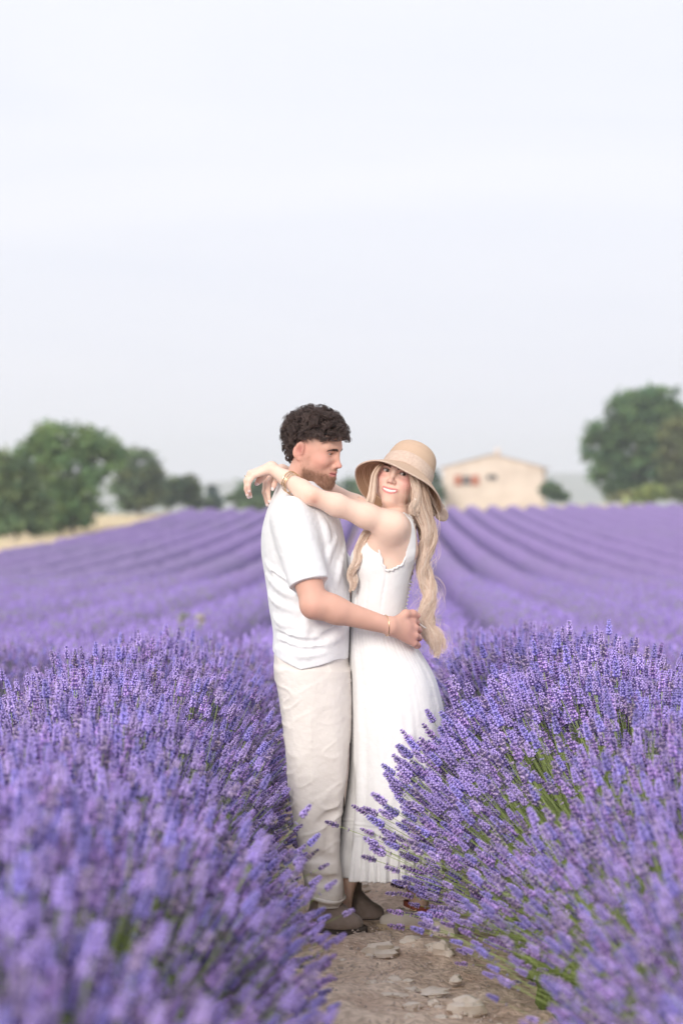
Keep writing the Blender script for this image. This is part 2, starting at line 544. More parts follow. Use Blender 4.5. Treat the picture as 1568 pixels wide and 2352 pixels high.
def make_tree(name, label, cat, lobes, Y, base_py, tint, n_leaf, leaf, trunk=True, group=None, seed=1, stems=1):
    """lobes: (px, py, half width, half height) in picture units at distance Y; they become ellipsoids of real size with similar depth"""
    rs = np.random.RandomState(seed)
    s = Y / FPX
    cx = np.mean([l[0] for l in lobes])
    b = at(cx, base_py, Y)
    gz = float(ground_z(b[0], Y))
    b[2] = gz
    root = bpy.data.objects.new(name, None); root.location = b; COL.objects.link(root)
    tag(root, label, cat, group)
    L = []
    for (px, py, hw, hh) in lobes:
        c = at(px, py, Y); dy = rs.uniform(-.35, .35) * hw * s
        L.append((c + [0, dy, 0], np.array([hw * s, hw * s * rs.uniform(.75, 1.0), hh * s])))
    vol = np.array([l[1].prod() ** (2 / 3) for l in L]); vol /= vol.sum()
    per = 42
    n_leaf = int(n_leaf * 1.5); leaf *= 1.45
    ncl = max(4, n_leaf // per)
    V, C = [], []
    for li, (c, r) in enumerate(L):
        k = max(3, int(ncl * vol[li]))
        d = rs.normal(size=(k, 3)); d /= np.linalg.norm(d, axis=1)[:, None]
        rad = rs.uniform(0.2, 1.0, k) ** 0.45 * (1 + .16 * vnoise(d * 2.6 + li * 7.7, seed)) * rs.uniform(.88, 1.08, k)
        cc = c + d * rad[:, None] * r
        csz = (0.13 + .10 * rs.rand(k)) * r.mean() + leaf * .6
        tint = np.array(tint); tc = rs.uniform(.55, 1.45, k) * 1.45; hue = rs.uniform(-1, 1, k)
        for q in range(k):
            off = rs.normal(size=(per, 3)) * csz[q] * [1, 1, .7] * .6
            p = cc[q] + off
            a = rs.normal(size=(per, 3)); a /= np.linalg.norm(a, axis=1)[:, None]
            a2 = rs.normal(size=(per, 3)); bb = np.cross(a, a2); bb /= np.linalg.norm(bb, axis=1)[:, None]
            l_ = leaf * rs.uniform(.6, 1.25, per)[:, None]
            quad = np.stack([p - a * l_ * .6, p + bb * l_ * .3, p + a * l_ * .6, p - bb * l_ * .3], 1)
            V.append(quad.reshape(-1, 3))
            col = np.array(tint) * tc[q] * (1 + np.array([.16, .03, -.12]) * hue[q])
            C.append(np.repeat((col * rs.uniform(.8, 1.2, (per, 1))), 4, 0))
    v = np.concatenate(V); c = np.concatenate(C)
    v[:, 2] = np.maximum(v[:, 2], gz + .03)
    f = np.arange(len(v)).reshape(-1, 4)
    if trunk:
        top = np.array([l[0] for l in L]).mean(0)
        mb = MB()
        for sidx in range(stems):
            b0 = b + [rs.uniform(-.3, .3) * (stems > 1), 0, -.15]
            H = top[2] + L[0][1][2] * .3 - gz
            mid = b0 + (top - b0) * .5 + rs.normal(size=3) * [.15, .15, 0]
            pts = spline([b0, mid, top + [0, 0, H * .12]], 8)
            r0 = max(.09, H * .035)
            mb.add(*tube_geo(pts, np.linspace(r0, r0 * .25, 8) * (1 + .5 * np.exp(-np.arange(8) * 1.6)), 8))
            for (lc, lr) in L:
                st = pts[rs.randint(2, 5)]
                mb.add(*tube_geo(spline([st, (st + lc) / 2 + rs.normal(size=3) * .15 + [0, 0, .1], lc + [0, 0, lr[2] * .3]], 6), np.linspace(r0 * .5, r0 * .12, 6), 6))
        mb.obj('trunk' if stems < 2 else 'trunk', BARK, root, origin=b)
    np_obj('crown', v, f, leaf_mat('x', tint), root, origin=b, smooth=False, cols=c)
    return root

DK, OL, BR, GR = (.075, .125, .060), (.12, .168, .078), (.105, .17, .062), (.085, .135, .075)
make_tree('broadleaf_tree', 'large round green tree at the left field edge with pale dry grass at its foot', 'tree',
          [(150, 1015, 92, 46), (85, 1050, 55, 50), (225, 1045, 62, 52), (160, 1090, 80, 60), (130, 1150, 62, 50), (205, 1140, 42, 55), (255, 1060, 30, 45), (160, 1190, 60, 26), (105, 1195, 50, 24)],
          150, 1215, (.125, .195, .075), 9000, .21, seed=3)
make_tree('olive_tree', 'grey green bushy tree at the left margin, lower than the large round tree beside it', 'tree',
          [(-10, 1085, 60, 55), (45, 1110, 60, 60), (10, 1160, 70, 50), (75, 1160, 45, 52), (20, 1205, 60, 26), (80, 1205, 40, 26)], 138, 1232, OL, 6500, .19, seed=4)
make_tree('field_tree', 'upright paler tree just behind the right side of the large round tree', 'tree',
          [(325, 1075, 44, 45), (300, 1115, 42, 40), (350, 1120, 32, 40), (310, 1150, 50, 18)], 196, 1168, (.115, .155, .08), 4200, .26, seed=5)
make_tree('low_tree', 'low dark tree right of the upright paler tree', 'tree',
          [(425, 1120, 34, 28), (390, 1135, 35, 27), (445, 1145, 25, 20)], 205, 1168, (.085, .12, .062), 3000, .24, seed=6)
make_tree('conifer', 'small pointed bluish conifer between the low tree and the man', 'tree',
          [(488, 1125, 7, 14), (489, 1143, 15, 14), (492, 1157, 24, 12)], 215, 1170, (.075, .11, .085), 1400, .22, seed=7)
make_tree('hedge_tree', 'rounded mid green tree on the ridge seen left of the man', 'tree',
          [(568, 1135, 36, 28), (610, 1130, 36, 34), (545, 1152, 32, 16), (590, 1155, 40, 12)], 220, 1168, (.11, .16, .085), 2600, .26, seed=8)
make_tree('hedge_tree', 'rounded mid green tree on the ridge seen between the man and the straw hat', 'tree',
          [(805, 1132, 40, 28), (770, 1142, 30, 22), (800, 1156, 46, 12)], 224, 1168, (.11, .16, .085), 1800, .26, seed=9)
make_tree('hedge_tree', 'dark green tree against the left corner of the farmhouse', 'tree',
          [(990, 1112, 24, 34), (985, 1140, 28, 24), (1003, 1135, 16, 22)], 236, 1166, (.085, .13, .07), 1800, .26, seed=10)
make_tree('round_bush', 'low dark bush at the right corner of the farmhouse', 'bush',
          [(1262, 1128, 24, 18), (1285, 1140, 18, 12)], 236, 1160, (.075, .125, .055), 1500, .22, trunk=False, seed=11)
make_tree('tall_tree', 'tallest dark green tree, standing right of the farmhouse', 'tree',
          [(1462, 930, 72, 46), (1395, 985, 55, 45), (1500, 985, 70, 60), (1372, 1030, 42, 34), (1440, 1035, 70, 62), (1410, 1095, 52, 46), (1490, 1080, 62, 56), (1530, 940, 45, 45), (1450, 1125, 60, 26), (1515, 1125, 50, 24)],
          226, 1152, (.088, .150, .062), 11500, .30, seed=12)
make_tree('oak_tree', 'olive brown tree cut by the right edge of the picture', 'tree',
          [(1575, 985, 48, 40), (1550, 1030, 40, 48), (1590, 1070, 60, 60), (1548, 1095, 34, 44), (1575, 1130, 50, 22)], 222, 1152, (.118, .142, .062), 5200, .28, seed=13)
make_tree('round_bush', 'bright yellow green round bush below the tall dark tree', 'bush',
          [(1492, 1132, 32, 18), (1510, 1140, 20, 12), (1470, 1140, 16, 11)], 214, 1152, (.19, .24, .08), 2200, .17, trunk=False, seed=14)
make_tree('low_hedge', 'low olive hedge left of the yellow green bush', 'hedge',
          [(1420, 1140, 20, 9), (1448, 1138, 22, 11), (1400, 1145, 12, 6)], 216, 1153, (.17, .18, .08), 1500, .16, trunk=False, seed=15)

for (px, py, Y, h, lab, tint) in ((418, 1428, 27.5, 26, 'pale yellow green weed standing taller left of its neighbour in the lavender', (.40, .40, .34)),
                                (458, 1432, 28.5, 20, 'shorter pale weed right of the taller one in the lavender', (.40, .39, .35)),
                                (1436, 1158, 199, 16, 'small yellow green shoot on the crest below the low hedge', (.40, .42, .2))):
    make_tree('weed_plant', lab, 'plant', [(px, py - h * .2, h * .32, h * .9), (px + h * .2, py - h * .5, h * .25, h * .5)], Y, py + h, tint, 110 if Y < 50 else 260, .022 * (1 if Y < 50 else 7), trunk=False, seed=int(px))

# ------------------------------------------------------------------ dry grass
def make_grass():
    rs = np.random.RandomState(5)
    pts = []
    n = 5200
    Y = rs.uniform(92, 204, n); u = -16.75 - np.abs(rs.normal(size=n)) * 3.2
    pts.append(np.stack([u + row_c(Y), Y], 1))
    m_ = 1600
    Y = rs.uniform(205.5, 212, m_); X = rs.uniform(14, 26, m_); pts.append(np.stack([X, Y], 1))
    m_ = 900
    Y = rs.uniform(206, 236, m_); X = rs.uniform(5, 20, m_); pts.append(np.stack([X, Y], 1))
    p = np.concatenate(pts)
    k = 5
    p = np.repeat(p, k, 0) + rs.normal(size=(len(p) * k, 2)) * .12
    z = ground_z(p[:, 0], p[:, 1])
    hgt = rs.uniform(.25, .75, len(p)) * (.6 + .5 * np.clip(vnoise(p * .15, 9) + .3, 0, 1))
    ang = rs.uniform(0, 6.28, len(p)); w = .03
    b0 = np.stack([p[:, 0] - w * np.cos(ang), p[:, 1] - w * np.sin(ang), z - .03], 1)
    b1 = np.stack([p[:, 0] + w * np.cos(ang), p[:, 1] + w * np.sin(ang), z - .03], 1)
    t = np.stack([p[:, 0] + rs.normal(size=len(p)) * .18, p[:, 1] + rs.normal(size=len(p)) * .18, z + hgt], 1)
    v = np.stack([b0, b1, t], 1).reshape(-1, 3)
    c = np.array([.78, .67, .48]) * rs.uniform(.75, 1.2, (len(p), 1)) * (1 + rs.uniform(-.1, .1, (len(p), 3)))
    o = np_obj('dry_grass', v, np.arange(len(v)).reshape(-1, 3), mat('straw', (1, 1, 1), .8, attr=True), smooth=False, cols=np.repeat(c, 3, 0))
    tag(o, 'dry straw coloured grass along the field edge and on the ridge', 'grass', kind='stuff')
make_grass()
# ------------------------------------------------------------------ lavender
FLOWER = mat('lavender_flower', (1, 1, 1), 0.75, attr=True, rand=0.22, spec=0.15)
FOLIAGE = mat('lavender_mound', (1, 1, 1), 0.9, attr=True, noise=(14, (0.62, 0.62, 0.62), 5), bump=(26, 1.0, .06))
COROLLA, CALYX, STEM, BLADE = np.array([.60, .465, .90]), np.array([.20, .145, .45]), np.array([.38, .47, .17]), np.array([.36, .50, .12])

def bud_geo(base, d, ln, w):
    d = d / np.linalg.norm(d)
    u = np.cross(d, [0.3, 0.9, 0.2]); u /= np.linalg.norm(u); q = np.cross(d, u)
    v = np.array([base, base + d * ln * .6 + u * w, base + d * ln * .6 + q * w, base + d * ln * .6 - u * w, base + d * ln * .6 - q * w, base + d * ln])
    f = np.array([[0, 2, 1], [0, 3, 2], [0, 4, 3], [0, 1, 4], [5, 1, 2], [5, 2, 3], [5, 3, 4], [5, 4, 1]])
    return v, f

def stalk_mesh(name, seed, L=0.75, lod=0, bend=0.10, tint=(1, 1, 1), open_=.62):
    """one flower stalk: thin stem that droops to -y, flower whorls along its last part"""
    rs = np.random.RandomState(seed)
    mb = MB()
    t = np.linspace(0, 1, 7)
    path = np.stack([rs.uniform(-.02, .02) * t ** 2, -bend * L * t ** 2.2, L * t], 1)
    def pt(a): return np.array([np.interp(a, t, path[:, k]) for k in range(3)])
    sp = rs.uniform(.037, .058) / L                    # the flower head as a share of the stalk
    if lod == 0:
        mb.add(*tube_geo(path, np.linspace(.0016, .0010, 7), 3, cap=False), col=STEM)
    elif lod == 1:
        mb.add(*tube_geo(path[3:], .0022, 3, cap=False), col=STEM)
    if lod == 0:
        nw = rs.randint(9, 11)
        pos = [1 - sp + sp * (k + rs.uniform(-.25, .25)) / (nw - 1) for k in range(nw)]
        if rs.rand() < .8: pos = [1 - sp - rs.uniform(.03, .05)] + pos
        for i, a in enumerate(pos):
            c = pt(a); up = pt(min(1, a + .02)) - pt(a - .02); up /= np.linalg.norm(up)
            u = np.cross(up, [1, .1, 0]); u /= np.linalg.norm(u); w = np.cross(up, u)
            size = (.55 if (i == 0 and len(pos) > nw) else 1.0) * (1.0 - .45 * max(0, (a - (1 - sp)) / sp) ** 2)
            for k in range(6):
                th = k * math.pi / 3 + i * .5 + rs.uniform(-.2, .2)
                out = math.cos(th) * u + math.sin(th) * w
                d = out * .75 + up * .75
                mb.add(*bud_geo(c + out * .001, d, .0098 * size, .0028 * size), col=CALYX * tint * rs.uniform(.7, 1.3))
                if rs.rand() < open_:
                    d2 = out * 1.0 + up * .35
                    mb.add(*bud_geo(c + d / 1.06 * .0068 * size, d2, .0080 * size, .0038 * size), col=COROLLA * tint * rs.uniform(.75, 1.2))
        mb.add(*bud_geo(pt(1) - [0, 0, .003], np.array([0, 0, 1.0]), .009, .003), col=CALYX)
    else:
        for (a0, a1, wd) in ((1 - sp * 1.05, 1.01, .0085), ):
            c0, c1 = pt(a0), pt(min(1, a1))
            m = 5
            ax = np.linspace(0, 1, m)[:, None]
            pts = c0 + (c1 - c0) * ax
            rad = wd * np.array([.45, .95, 1.1, .85, .25]) * 1.15
            v, f = tube_geo(pts, rad, 5, cap=False)
            v = v + rs.normal(size=v.shape) * .0022
            colr = (CALYX * .5 + COROLLA * .5) * [.92, .88, .95] * rs.uniform(.7, 1.3, (len(v), 1))
            mb.add(v, f, col=colr)
    v, f, c = mb.arrays()
    return np_mesh(name, v, f, smooth=False, cols=c, mats=FLOWER)

def blade_mesh(name, seed, L=.5):
    rs = np.random.RandomState(seed)
    mb = MB()
    for k in range(3):
        t = np.linspace(0, 1, 5)
        o = rs.uniform(-.03, .03, 2); ln = L * rs.uniform(.7, 1.1); bx = rs.uniform(-.12, .12)
        pth = np.stack([o[0] + bx * t ** 2 * ln, o[1] - .14 * ln * t ** 2, ln * t], 1)
        w = np.array([.0022, .0032, .0034, .0026, .0004])
        s_ = np.array([1, .3, 0]) / 1.04
        v = np.concatenate([pth - w[:, None] * s_, pth + w[:, None] * s_])
        f = np.array([[i, 5 + i, 6 + i, i + 1] for i in range(4)])
        mb.add(v, f, col=BLADE * rs.uniform(.7, 1.25))
    v, f, c = mb.arrays()
    return np_mesh(name, v, f, smooth=False, cols=c, mats=FLOWER)

NEARV = [stalk_mesh('flower_stalk', 100 + i, bend=(-.10, -.06, -.02, .03, -.13, -.05, -.08)[i], L=.75, tint=((1, 1, 1), (.82, .90, 1.04), (1.06, .92, .98), (1.0, 1.02, .78), (.95, .95, 1.02), (1.1, 1.1, 1.02), (.95, .95, .62))[i], open_=(.62, .7, .6, .35, .8, .75, .15)[i]) for i in range(7)]
BLADES = [blade_mesh('leaf_blade', 200 + i) for i in range(2)]
FARV = [stalk_mesh('far_stalk', 300 + i, lod=1) for i in range(3)]
def src_obj(me):
    return bpy.data.objects.new(me.name, me)          # never linked to the scene: only a source of shape
SRC_NEAR = [src_obj(m) for m in NEARV + BLADES]
SRC_FAR = [src_obj(m) for m in FARV]

_GN = {}
def gn_tree(key, srcs):
    if key in _GN: return _GN[key]
    g = bpy.data.node_groups.new('scatter_' + key, 'GeometryNodeTree')
    g.interface.new_socket('Geometry', in_out='INPUT', socket_type='NodeSocketGeometry')
    g.interface.new_socket('Geometry', in_out='OUTPUT', socket_type='NodeSocketGeometry')
    n, l = g.nodes, g.links
    gi, go = n.new('NodeGroupInput'), n.new('NodeGroupOutput')
    iop = n.new('GeometryNodeInstanceOnPoints')
    iop.inputs['Pick Instance'].default_value = True
    j = n.new('GeometryNodeJoinGeometry')
    for s in reversed(srcs):
        oi = n.new('GeometryNodeObjectInfo'); oi.inputs['Object'].default_value = s; oi.inputs['As Instance'].default_value = True
        l.new(oi.outputs['Geometry'], j.inputs['Geometry'])
    def attr(nm, ty):
        a = n.new('GeometryNodeInputNamedAttribute'); a.data_type = ty; a.inputs['Name'].default_value = nm
        return [o for o in a.outputs if o.enabled and o.name == 'Attribute'][0]
    l.new(gi.outputs[0], iop.inputs['Points'])
    l.new(j.outputs['Geometry'], iop.inputs['Instance'])
    l.new(attr('var', 'INT'), iop.inputs['Instance Index'])
    l.new(attr('rot', 'FLOAT_VECTOR'), iop.inputs['Rotation'])
    l.new(attr('scl', 'FLOAT'), iop.inputs['Scale'])
    l.new(iop.outputs['Instances'], go.inputs[0])
    _GN[key] = g
    return g

def scatter(name, key, srcs, p, rot, scl, var, parent):
    me = bpy.data.meshes.new(name)
    me.vertices.add(len(p)); me.vertices.foreach_set('co', np.asarray(p, np.float32).ravel())
    a = me.attributes.new('rot', 'FLOAT_VECTOR', 'POINT'); a.data.foreach_set('vector', np.asarray(rot, np.float32).ravel())
    a = me.attributes.new('scl', 'FLOAT', 'POINT'); a.data.foreach_set('value', np.asarray(scl, np.float32))
    a = me.attributes.new('var', 'INT', 'POINT'); a.data.foreach_set('value', np.asarray(var, np.int32))
    me.materials.append(FLOWER)
    o = bpy.data.objects.new(name, me)
    COL.objects.link(o); o.parent = parent
    md = o.modifiers.new('scatter', 'NODES'); md.node_group = gn_tree(key, srcs)
    o['kind'] = 'stuff'
    return o

def mound(u0, r_near, y0, y1, seed):
    """the row's body: a low ribbed mound of leaves near by, a full flowering dome further away"""
    rs = np.random.RandomState(seed)
    ys = np.concatenate([np.arange(y0, 20, .10), np.arange(20, 60, .3), np.arange(60, y1, .8)])
    ys = ys[ys < y1]
    na = 15
    ang = np.linspace(-1.62, 1.62, na)
    Yg, A = np.meshgrid(ys, ang, indexing='ij')
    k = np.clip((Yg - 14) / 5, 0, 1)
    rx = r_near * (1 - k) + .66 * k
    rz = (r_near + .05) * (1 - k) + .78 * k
    pl = .5 + .5 * np.cos(Yg * 2 * math.pi / .55 + rs.uniform(0, 6))            # single plants along the row
    q = np.stack([Yg.ravel() * 2.0, A.ravel() * 2.2 + u0 * 3], 1)
    nz = vnoise(q, seed).reshape(Yg.shape) * .06 + vnoise(q * 3.1, seed + 1).reshape(Yg.shape) * .045
    sc = 1 + nz + .05 * (pl - .5) + .05 * vnoise(np.stack([Yg.ravel() * .35, np.full(Yg.size, u0)], 1), seed + 2).reshape(Yg.shape)
    c = u0 + row_c(Yg)
    X = c + rx * sc * np.sin(A)
    Z = ground_z(c, Yg) - .02 + rz * sc * np.maximum(np.cos(A), -.05) + .02
    v = np.stack([X, Yg, Z], -1).reshape(-1, 3)
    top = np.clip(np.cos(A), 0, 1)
    green = np.array([.27, .38, .09]); pur = np.array([.46, .31, .69]); low = np.array([.17, .125, .37])  # low: furrow shade between the rows, painted into the colour of the flanks
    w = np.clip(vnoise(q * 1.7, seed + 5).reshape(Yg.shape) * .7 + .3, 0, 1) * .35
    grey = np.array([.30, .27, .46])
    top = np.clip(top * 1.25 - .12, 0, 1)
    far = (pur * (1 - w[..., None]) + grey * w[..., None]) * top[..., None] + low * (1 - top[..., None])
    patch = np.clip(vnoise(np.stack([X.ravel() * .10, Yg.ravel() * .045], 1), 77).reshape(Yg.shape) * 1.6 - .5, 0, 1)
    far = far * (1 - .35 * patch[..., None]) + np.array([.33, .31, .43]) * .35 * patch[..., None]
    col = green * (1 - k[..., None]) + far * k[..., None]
    return v, grid_faces(na, len(ys)), col.reshape(-1, 3)

def euler_for(d):
    """rotation that tilts a stalk's z axis to direction d, its -y side staying downhill"""
    a = np.arccos(np.clip(d[:, 2], -1, 1)); c = np.arctan2(d[:, 0], -d[:, 1])
    return np.stack([a, np.zeros(len(d)), c], 1)

def fan(rs, u0, r, ya, yb, per_m, near, seed, bulge=False, spread=1.40):
    n = int((yb - ya) * per_m)
    Y = rs.uniform(ya, yb, n)
    pl = np.round(Y / .42) * .42
    phi = rs.uniform(-spread, spread, n)
    phi = np.where(rs.rand(n) < .5, phi, phi * .85)
    # the plants do not make one smooth dome: each bulges and leans on its own
    cl = vnoise(np.stack([pl * 1.3, np.full(n, u0)], 1), seed) * .06 + vnoise(np.stack([Y * 2.5, phi * 1.6], 1), seed + 1) * .05
    ln = r * (1 + cl) * np.minimum(rs.normal(.99, .06, n), 1.10) * (1 - .40 * (np.abs(phi) / 1.5) ** 1.5)
    if near and bulge:
        ln *= 1 + .50 * np.exp(-((Y - 7.65) / .58) ** 2) * np.clip(-phi / 1.0, 0, 1)
    ln *= np.where(rs.rand(n) < .16, rs.uniform(.7, .95, n), 1.0)
    tilt = rs.normal(0, .16, n) + (Y - pl) / .42 * .35
    d = np.stack([np.sin(phi), np.sin(tilt), np.cos(phi) * np.cos(tilt)], 1)
    d += rs.normal(size=(n, 3)) * .11
    d[:, 2] = np.maximum(d[:, 2], .06)
    d /= np.linalg.norm(d, axis=1)[:, None]
    if near:
        # thin places where the green of the plants shows
        gap = vnoise(np.stack([Y * 1.5 + u0, phi * 1.5 + u0], 1), seed + 4) + .35 * vnoise(np.stack([Y * 4.0, phi * 4.0], 1), seed + 5)
        thr = np.where((Y < 7.4) & (u0 > 0), -.16, np.where(Y < 6.5, -.20, -.30))
        if u0 > 0: thr = np.where((Y < 6.7) & (phi < -.35), .14, thr)
        kp = (gap > thr) | (rs.rand(n) < .16)
        Y, pl, phi, ln, d = Y[kp], pl[kp], phi[kp], ln[kp], d[kp]; n = len(Y)
    cx = u0 + row_c(Y) + rs.normal(0, .07, n) + np.sin(phi) * .06
    b = np.stack([cx, pl + (Y - pl) * .55, ground_z(cx, Y) + rs.uniform(.03, .14, n)], 1)
    return b, d, ln / .75, phi

def visible(b, ln, margin=.35):
    x, y = b[:, 0], b[:, 1]
    return (np.abs(x) < .1412 * np.maximum(y, 0) + ln * .8 + margin) & (y > 1.3)

ORD = ['first', 'second', 'third', 'fourth', 'fifth', 'sixth', 'seventh', 'eighth', 'ninth', 'tenth', 'eleventh', 'twelfth', 'thirteenth',
       'fourteenth', 'fifteenth', 'sixteenth', 'seventeenth', 'eighteenth']
def make_rows():
    for side, count in ((-1, 10), (1, 18)):
        for j in range(count):
            u0 = side * ((.90 if side < 0 else .85) + 1.66 * j)
            seed = 500 + j * 2 + (side > 0)
            rs = np.random.RandomState(seed)
            r = (.73 if side < 0 else .765) if j == 0 else .78
            y1 = 203 + rs.uniform(-1.5, 1.5)
            v, f, c = mound(u0, .40, 1.2, y1, seed)
            org = np.array([u0 + float(row_c(8)), 8.0, 0.0])
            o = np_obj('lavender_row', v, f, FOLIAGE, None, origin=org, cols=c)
            if j == 0:
                lab = 'near lavender row left of the footpath, brushing the man\'s pale trousers' if side < 0 else 'near lavender row right of the footpath, its stems leaning over the white dress'
            else:
                lab = f'{ORD[j]} lavender row to the {"left" if side < 0 else "right"} of the footpath, running up to the ridge'
            tag(o, lab, 'lavender row', 'lavender rows across the field')
            near_m, far_m = (3100 if side < 0 else 2700, 0) if j == 0 else (2000, 0)
            # near stalks
            ya = 1.2 if j == 0 else (5.0 if j == 1 else 10.0)
            if j < 4:
                b, d, s, phi = fan(rs, u0, r, ya, 18.5, near_m, True, seed, bulge=(j == 0 and side > 0))
                keep = visible(b, s)
                b, d, s, phi = b[keep], d[keep], s[keep], phi[keep]
                rot = euler_for(d)
                var = rs.choice(7, len(b), p=[.22, .18, .18, .10, .15, .12, .05])
                # leaves in between
                bb, dd, ss, _ = fan(rs, u0, r * .84, ya, 18.5, near_m * .44, True, seed + 9)
                k2 = visible(bb, ss)
                bb, dd, ss = bb[k2], dd[k2], ss[k2]
                pick = np.zeros(len(b), bool)
                if j == 0:
                    # the stalks that show largest become objects of their own
                    tip = b + d * (s * .75)[:, None]
                    px = 784 + tip[:, 0] * FPX / tip[:, 1]; py = 1150 + (HCAM - tip[:, 2]) * FPX / tip[:, 1]
                    ok = (tip[:, 1] > 6.9) & (tip[:, 1] < 9.6) & (px > 0) & (px < 1568) & (py < 2352)
                    score = np.where(ok, np.sin(phi) * -side * 1.0 + np.exp(-np.abs(tip[:, 1] - 8.0)) + rs.rand(len(b)) * .6, -9)
                    idx = np.argsort(-score)[:240]
                    pick[idx] = True
                rest = ~pick
                scatter('flower_mass', 'near', SRC_NEAR,
                        np.concatenate([b[rest], bb]) - org, np.concatenate([rot[rest], euler_for(dd)]),
                        np.concatenate([s[rest], ss * 1.15]), np.concatenate([var[rest], 7 + rs.randint(0, 2, len(bb))]), o)
                for i in np.nonzero(pick)[0]:
                    q = bpy.data.objects.new('flower_stalk', NEARV[var[i]])
                    q.location = b[i] - org; q.rotation_euler = rot[i]; q.scale = (s[i],) * 3
                    COL.objects.link(q); q.parent = o
            # further stalks
            ya2 = 18.0 if j < 4 else max(12.0, (abs(u0) - 1.5) / .15)
            yb2 = 72.0
            if ya2 < yb2:
                b, d, s, phi = fan(rs, u0, .80, ya2, yb2, 190, False, seed + 20, spread=.60)
                keep = visible(b, s) & (rs.rand(len(b)) < np.clip((72 - b[:, 1]) / 45, 0, 1))
                b, d, s = b[keep], d[keep], s[keep]
                if len(b):
                    scatter('far_flower_mass', 'far', SRC_FAR, b - org, euler_for(d), s * 1.05, rs.randint(0, 3, len(b)), o)
make_rows()

# ------------------------------------------------------------------ stones on the path
def make_stones():
    m = mat('limestone', (.72, .62, .53), .9, noise=(9, (.82, .74, .67), 6), bump=(30, .5, .01))
    def stone(p, size, rz, seed, label, group=None):
        rs = np.random.RandomState(seed)
        n1, n2 = 16, 11
        th = np.linspace(0, 2 * math.pi, n1, endpoint=False); ph = np.linspace(.0, math.pi, n2)
        T, Q = np.meshgrid(th, ph)
        d = np.stack([np.cos(T) * np.sin(Q), np.sin(T) * np.sin(Q), np.cos(Q)], -1).reshape(-1, 3)
        rr = 1 + .38 * vnoise(d * 1.9 + seed, seed) + .20 * vnoise(d * 3.6 + seed, seed + 1) + .06 * vnoise(d * 9 + seed, seed + 2)
        d = np.sign(d) * np.abs(d) ** .8
        v = d * rr[:, None] * np.asarray(size)
        c_, s_ = math.cos(rz), math.sin(rz)
        v = v @ np.array([[c_, s_, 0], [-s_, c_, 0], [0, 0, 1]])
        X, Y = p
        z = float(ground_z(X, Y))
        o = np_obj('stone', v + [X, Y, z + size[2] * .35], grid_faces(n1, n2, True)[:, ::-1], m, origin=(X, Y, z), smooth=True)
        md = o.modifiers.new('edge', 'EDGE_SPLIT'); md.split_angle = math.radians(32)
        tag(o, label, 'stone', group)
    def g(px, py):
        d = HCAM * FPX / (py - 1150.0); return ((px - 784) * d / FPX, d)
    big = [((875, 2192), (.062, .035, .028), .2, 'broad flat pale stone lying alone mid path in front of the shoes'),
           ((1015, 2150), (.045, .035, .055), -.5, 'upright pale stone leaning at the lavender stems right of the path'),
           ((945, 2172), (.050, .03, .022), .4, 'flat white stone between the broad flat stone and the upright one'),
           ((1018, 2195), (.032, .03, .035), 1.2, 'rounded pale stone just below the upright stone'),
           ((1075, 2325), (.050, .035, .030), .3, 'thick pale stone at the bottom of the picture, near the right lavender'),
           ((905, 2290), (.040, .018, .010), .0, 'thin flat stone near the bottom of the path'),
           ((1000, 2282), (.042, .03, .012), .7, 'low wide stone half sunk in the soil left of the thick pale stone')]
    for i, (q, s, rz, lab) in enumerate(big):
        stone(g(*q), s, rz, 40 + i, lab)
    rs = np.random.RandomState(21)
    for i in range(44):
        py = rs.uniform(2110, 2400) if i < 36 else rs.uniform(2010, 2110)
        px = rs.uniform(760, 1010) + (py - 2100) * .62 * rs.rand()
        q = g(px, py); k = rs.uniform(.007, .020)
        stone(q, (k * rs.uniform(1, 1.7), k, k * rs.uniform(.5, .9)), rs.uniform(0, 3), 100 + i, 'small pale stone lying on the bare soil of the footpath', 'small stones on the footpath')
make_stones()

def make_gravel():
    rs = np.random.RandomState(31)
    n = 2600
    Y = rs.uniform(6.2, 10.5, n); u = rs.normal(0, .28, n)
    X = u + row_c(Y)
    k = rs.uniform(.002, .007, n)
    base = np.array([[1, 0, 0], [-.5, .87, 0], [-.5, -.87, 0], [.1, .1, 1.1]])
    v = base[None] * k[:, None, None] * rs.uniform(.7, 1.4, (n, 4, 1))
    a = rs.uniform(0, 6.28, n); c, s = np.cos(a)[:, None], np.sin(a)[:, None]
    v = np.stack([v[..., 0] * c - v[..., 1] * s, v[..., 0] * s + v[..., 1] * c, v[..., 2]], -1)
    v += np.stack([X, Y, ground_z(X, Y) + .004 + .018 * vnoise(np.stack([X, Y], 1) * 2.1, 3) + .010 * vnoise(np.stack([X, Y], 1) * 6.3, 4)], 1)[:, None]
    f = (np.arange(n) * 4)[:, None, None] + np.array([[0, 1, 3], [1, 2, 3], [2, 0, 3]])
    col = np.array([.62, .50, .43]) * rs.uniform(.6, 1.25, (n, 1))
    o = np_obj('gravel', v.reshape(-1, 3), f.reshape(-1, 3), mat('crumbs_of_soil', (1, 1, 1), .95, attr=True), smooth=False, cols=np.repeat(col, 4, 0))
    tag(o, 'crumbs of soil and grit scattered on the footpath', 'gravel', kind='stuff')
make_gravel()
